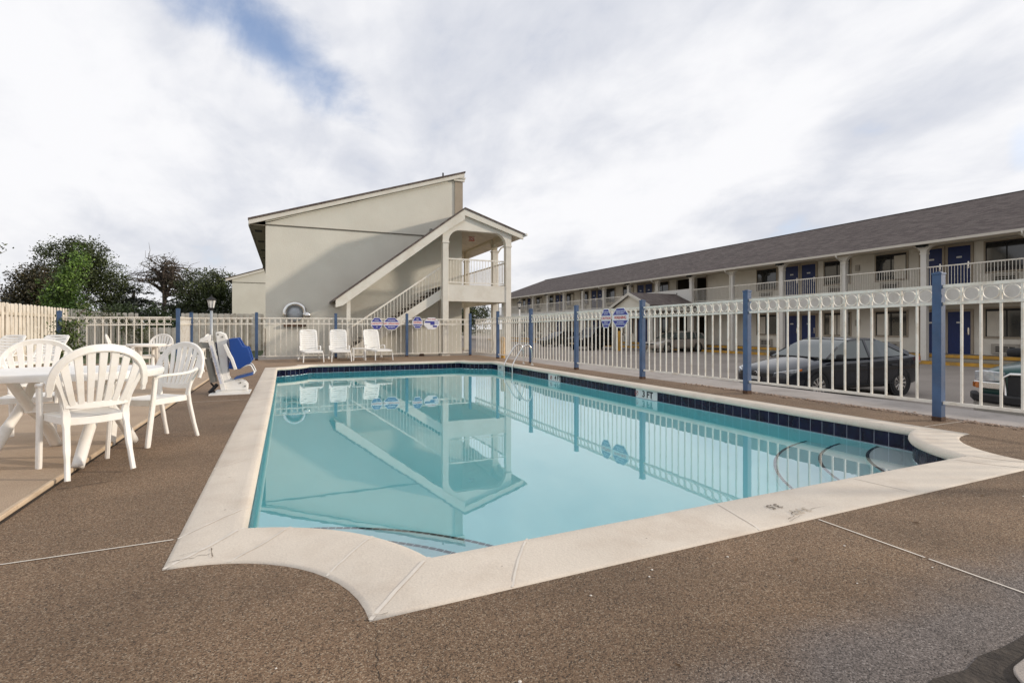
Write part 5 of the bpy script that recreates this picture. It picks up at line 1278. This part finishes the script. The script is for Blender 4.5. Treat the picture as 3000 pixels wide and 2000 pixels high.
# ------------------------------------------------------------------ trees and plants
def leaves(b, cx, cy, cz, rx, ry, rz_, n, size, flat_=.0, rnd=random):
    # clumps of small leaf faces through an ellipsoid, denser near its surface
    nc = max(1, n//26)
    for _ in range(nc):
        u = rnd.gauss(0, 1), rnd.gauss(0, 1), rnd.gauss(0, 1); l = math.sqrt(sum(k*k for k in u))+1e-6; r = rnd.random()**.45
        px, py, pz = cx+u[0]/l*rx*r, cy+u[1]/l*ry*r, cz+u[2]/l*rz_*r
        cs = size*rnd.uniform(1.6, 3.4)
        for _ in range(26):
            q = Vector((px+rnd.gauss(0, cs*.55), py+rnd.gauss(0, cs*.55), pz+rnd.gauss(0, cs*(.38 if not flat_ else .13))))
            a, e = rnd.uniform(0, 2*PI), rnd.uniform(-1.1, 1.1)*(1-flat_*.6)
            d1 = Vector((cos(a)*cos(e), sin(a)*cos(e), sin(e))); d2 = d1.cross(Vector((rnd.gauss(0, 1), rnd.gauss(0, 1), rnd.gauss(0, 1)))).normalized()
            s1, s2 = size*rnd.uniform(.35, .65), size*rnd.uniform(.18, .34)
            o = len(b.v); b.v += [tuple(q-d1*s1), tuple(q+d2*s2), tuple(q+d1*s1), tuple(q-d2*s2)]; b.f.append((o, o+1, o+2, o+3))
def tree(name, label, loc, trunk_h, trunk_r, blobs, n, size, m, limbs=8, seed=1, cat='tree', flat_=0., bare=0, grp='trees beyond the fence', spread=1.):
    rnd = random.Random(seed); t = thing(name, loc, label, cat, grp)
    w = MB(); top = Vector((rnd.uniform(-.2, .2), rnd.uniform(-.2, .2), trunk_h))
    pts = [Vector((0, 0, 0)), Vector((rnd.uniform(-.1, .1), 0, trunk_h*.35)), Vector((rnd.uniform(-.2, .2), rnd.uniform(-.1, .1), trunk_h*.7)), top]
    w.tube(smooth_pts(pts, 3), [trunk_r*(1-.08*k) for k in range(10)], 8)
    tot = sum(k[3]*k[4]*k[5] for k in blobs)
    for i, (x, y, z, rx, ry, rz_) in enumerate(blobs):
        for k in range(max(1, round(limbs*(rx*ry*rz_)/tot)+bare)):
            s = pts[1].lerp(top, rnd.uniform(.2, 1)); e = Vector((x+rnd.uniform(-.7, .7)*rx, y+rnd.uniform(-.7, .7)*ry, z+rnd.uniform(-.3, .75)*rz_))
            mid = s.lerp(e, .5)+Vector((rnd.uniform(-.3, .3), rnd.uniform(-.3, .3), rnd.uniform(-.1, .4)))
            r0 = trunk_r*rnd.uniform(.22, .42)
            w.tube(smooth_pts([s, mid, e], 3), [r0*(1-.13*q) for q in range(7)], 5)
            for _ in range(3 if not bare else 7):
                f = mid.lerp(e, rnd.uniform(0, 1)); g = f+Vector((rnd.gauss(0, 1), rnd.gauss(0, 1), rnd.gauss(.35, .6)))*.42*min(rx, rz_, 1.6)
                h = g+Vector((rnd.gauss(0, .3), rnd.gauss(0, .3), rnd.gauss(.15, .25)))
                w.tube([f, g, h], [r0*.35, r0*.2, r0*.08], 4)
    w.build('trunk', BARK, t, smooth=True)
    c = MB()
    for x, y, z, rx, ry, rz_ in blobs: leaves(c, x, y, z, rx, ry, rz_, int(n*rx*ry*rz_/tot), size, flat_, rnd)
    c.build('crown', m, t)
    return t
G0 = -.1
tree('oak_tree', 'tallest dark oak with a broad ragged crown above the left fence', (-17.6, 57.4, G0), 4.5, .35, [(0, 0, 6.6, 2.6, 2.4, 2.7), (2.3, 0, 5.6, 2.2, 2, 2.5), (1.2, 0, 8.0, 1.7, 1.6, 1.5), (3.6, 0, 3.8, 1.6, 1.8, 2.0), (-1.2, 0, 3.6, 2.2, 2, 2.2)], 30000, .19, L_OAK, seed=2)
tree('oak_tree', 'brownish bushy tree at the left of the tallest oak', (-20.3, 56, G0), 4, .3, [(.4, 0, 4.9, 1.4, 1.6, 1.9), (-.6, 0, 3.0, 1.4, 1.6, 1.7), (1.8, 0, 4.0, 1.7, 2, 2.5)], 15000, .19, L_BROWN, seed=3)
tree('oak_tree', 'thin dark tree at the far left edge above the fence', (-25.4, 56, G0), 4, .2, [(.2, 0, 4.5, .6, .7, 1.3), (.6, 0, 2.6, .9, 1.0, 1.4), (-1.2, 0, 2.8, .9, 1.0, 1.4)], 3000, .18, L_OAK, seed=4)
tree('pine_tree', 'half bare pine with open grey branches and a clear trunk', (-11.0, 59.7, G0), 7.4, .30, [(0, 0, 7.2, 2.0, 2, 1.3), (1.4, 0, 5.9, 1.9, 1.8, 1.4), (-1.9, 0, 5.7, 1.8, 1.6, 1.0), (2.6, 0, 4.4, 1.9, 1.7, 1.4)], 2600, .16, L_BROWN, limbs=40, seed=5, bare=6)
tree('pine_tree', 'dark spreading pine with flat layered boughs below the bare one', (-12.9, 57.0, G0), 4.6, .22, [(0, 0, 4.6, 1.5, 1.4, .35), (.5, 0, 3.6, 2.1, 2, .40), (0, 0, 2.6, 2.6, 2.3, .5), (4.4, 0, 3.0, 2.0, 2, .6), (5.2, 0, 2.0, 2.6, 2.2, .8)], 6500, .22, L_PINE, seed=6, flat_=.8)
tree('oak_tree', 'round dense green tree beside the low motel wing', (-7.0, 55.0, G0), 3.6, .28, [(0, 0, 5.0, 2.2, 2.1, 1.9), (1.5, 0, 4.9, 1.7, 1.8, 1.8), (-.3, 0, 2.9, 2.5, 2.4, 2.3), (2.0, 0, 3.0, 1.7, 2, 2.2)], 24000, .18, L_OAK, seed=7)
tree('leafy_sapling', 'tall bright green sapling growing just behind the left board fence', (-9.5, 30.6, G0), 4.0, .05, [(.55, 0, 4.5, .30, .3, .75), (.15, 0, 3.6, .45, .45, .9), (-.25, 0, 2.6, .66, .6, .9), (.2, 0, 1.8, .75, .7, .9)], 7000, .13, L_BRIGHT, seed=8, limbs=6)
tree('leafy_bush', 'mid green bush above the far board fence', (-8.0, 37.0, G0), 1.6, .06, [(-.9, 0, 1.7, 1.3, .9, 1.0), (.9, 0, 1.6, 1.3, .9, 1.0)], 3000, .15, L_MID, seed=9, cat='bush', grp='bushes behind the fence')
tree('oak_tree', 'tree with only a leafy twig tip showing at the far left edge', (-20.0, 46.0, G0), 4, .3, [(0, 0, 6.0, 1.55, 2, 1.5), (1.6, .3, 7.1, .35, .4, .35)], 3200, .22, L_OAK, seed=10)
for i, (x, y, r_, lb) in enumerate(((27.5, 78, 3.6, 'dark tree seen through the ground floor of the stair building, left one'), (20.5, 74, 3.4, 'dark tree seen through the ground floor of the stair building, right one'))):
    tree('oak_tree', lb, (x, y, LOT), 3, .3, [(0, 0, 3.6, r_, 2.6, 3.0), (-2.4, 0, 2.4, 2.6, 2, 2.4)], 6000, .34, L_OAK, seed=20+i)
# dark undergrowth along the back
rnd = random.Random(11); b = MB()
for k in range(30):
    x = -30+k*1.0; leaves(b, x, 52+rnd.uniform(-1, 1), 1.4, 1.3, 1.1, 1.7+rnd.uniform(-.3, .5), 520, .26, 0, rnd)
tag(b.build('undergrowth', L_PINE), kind='stuff')
# vines
def vine(label, spots, m, seed, size=.09):
    t = thing('climbing_vine', spots[0][:3], label, 'vine', world=True); rnd = random.Random(seed); b = MB(); w = MB()
    w.tube(smooth_pts([(s[0], s[1], s[2]) for s in spots], 3), .012, 5); w.build('stem', BARK, t)
    for x, y, z, r_, h, n in spots: leaves(b, x, y, z, r_, r_*.5, h, n, size, 0, rnd)
    b.build('leaves', m, t)
vine('green ivy climbing the blue post at the left end of the pool fence', [(-5.30, 17.10, .5, .28, .35, 420), (-5.22, 17.08, .85, .18, .3, 360), (-5.20, 17.07, 1.2, .20, .25, 320), (-4.95, 17.3, 1.65, .2, .25, 160)], L_MID, 12, .085)
vine('yellow green vine spread over the far left board fence', [(-6.0, 28.45, .4, .5, .5, 420), (-6.3, 28.4, 1.0, .6, .5, 560), (-6.9, 28.6, 1.45, .5, .3, 380), (-7.2, 28.0, 1.7, .4, .2, 200)], L_VINE, 13, .085)
for o in S.objects:
    if 'world' in o: del o['world']
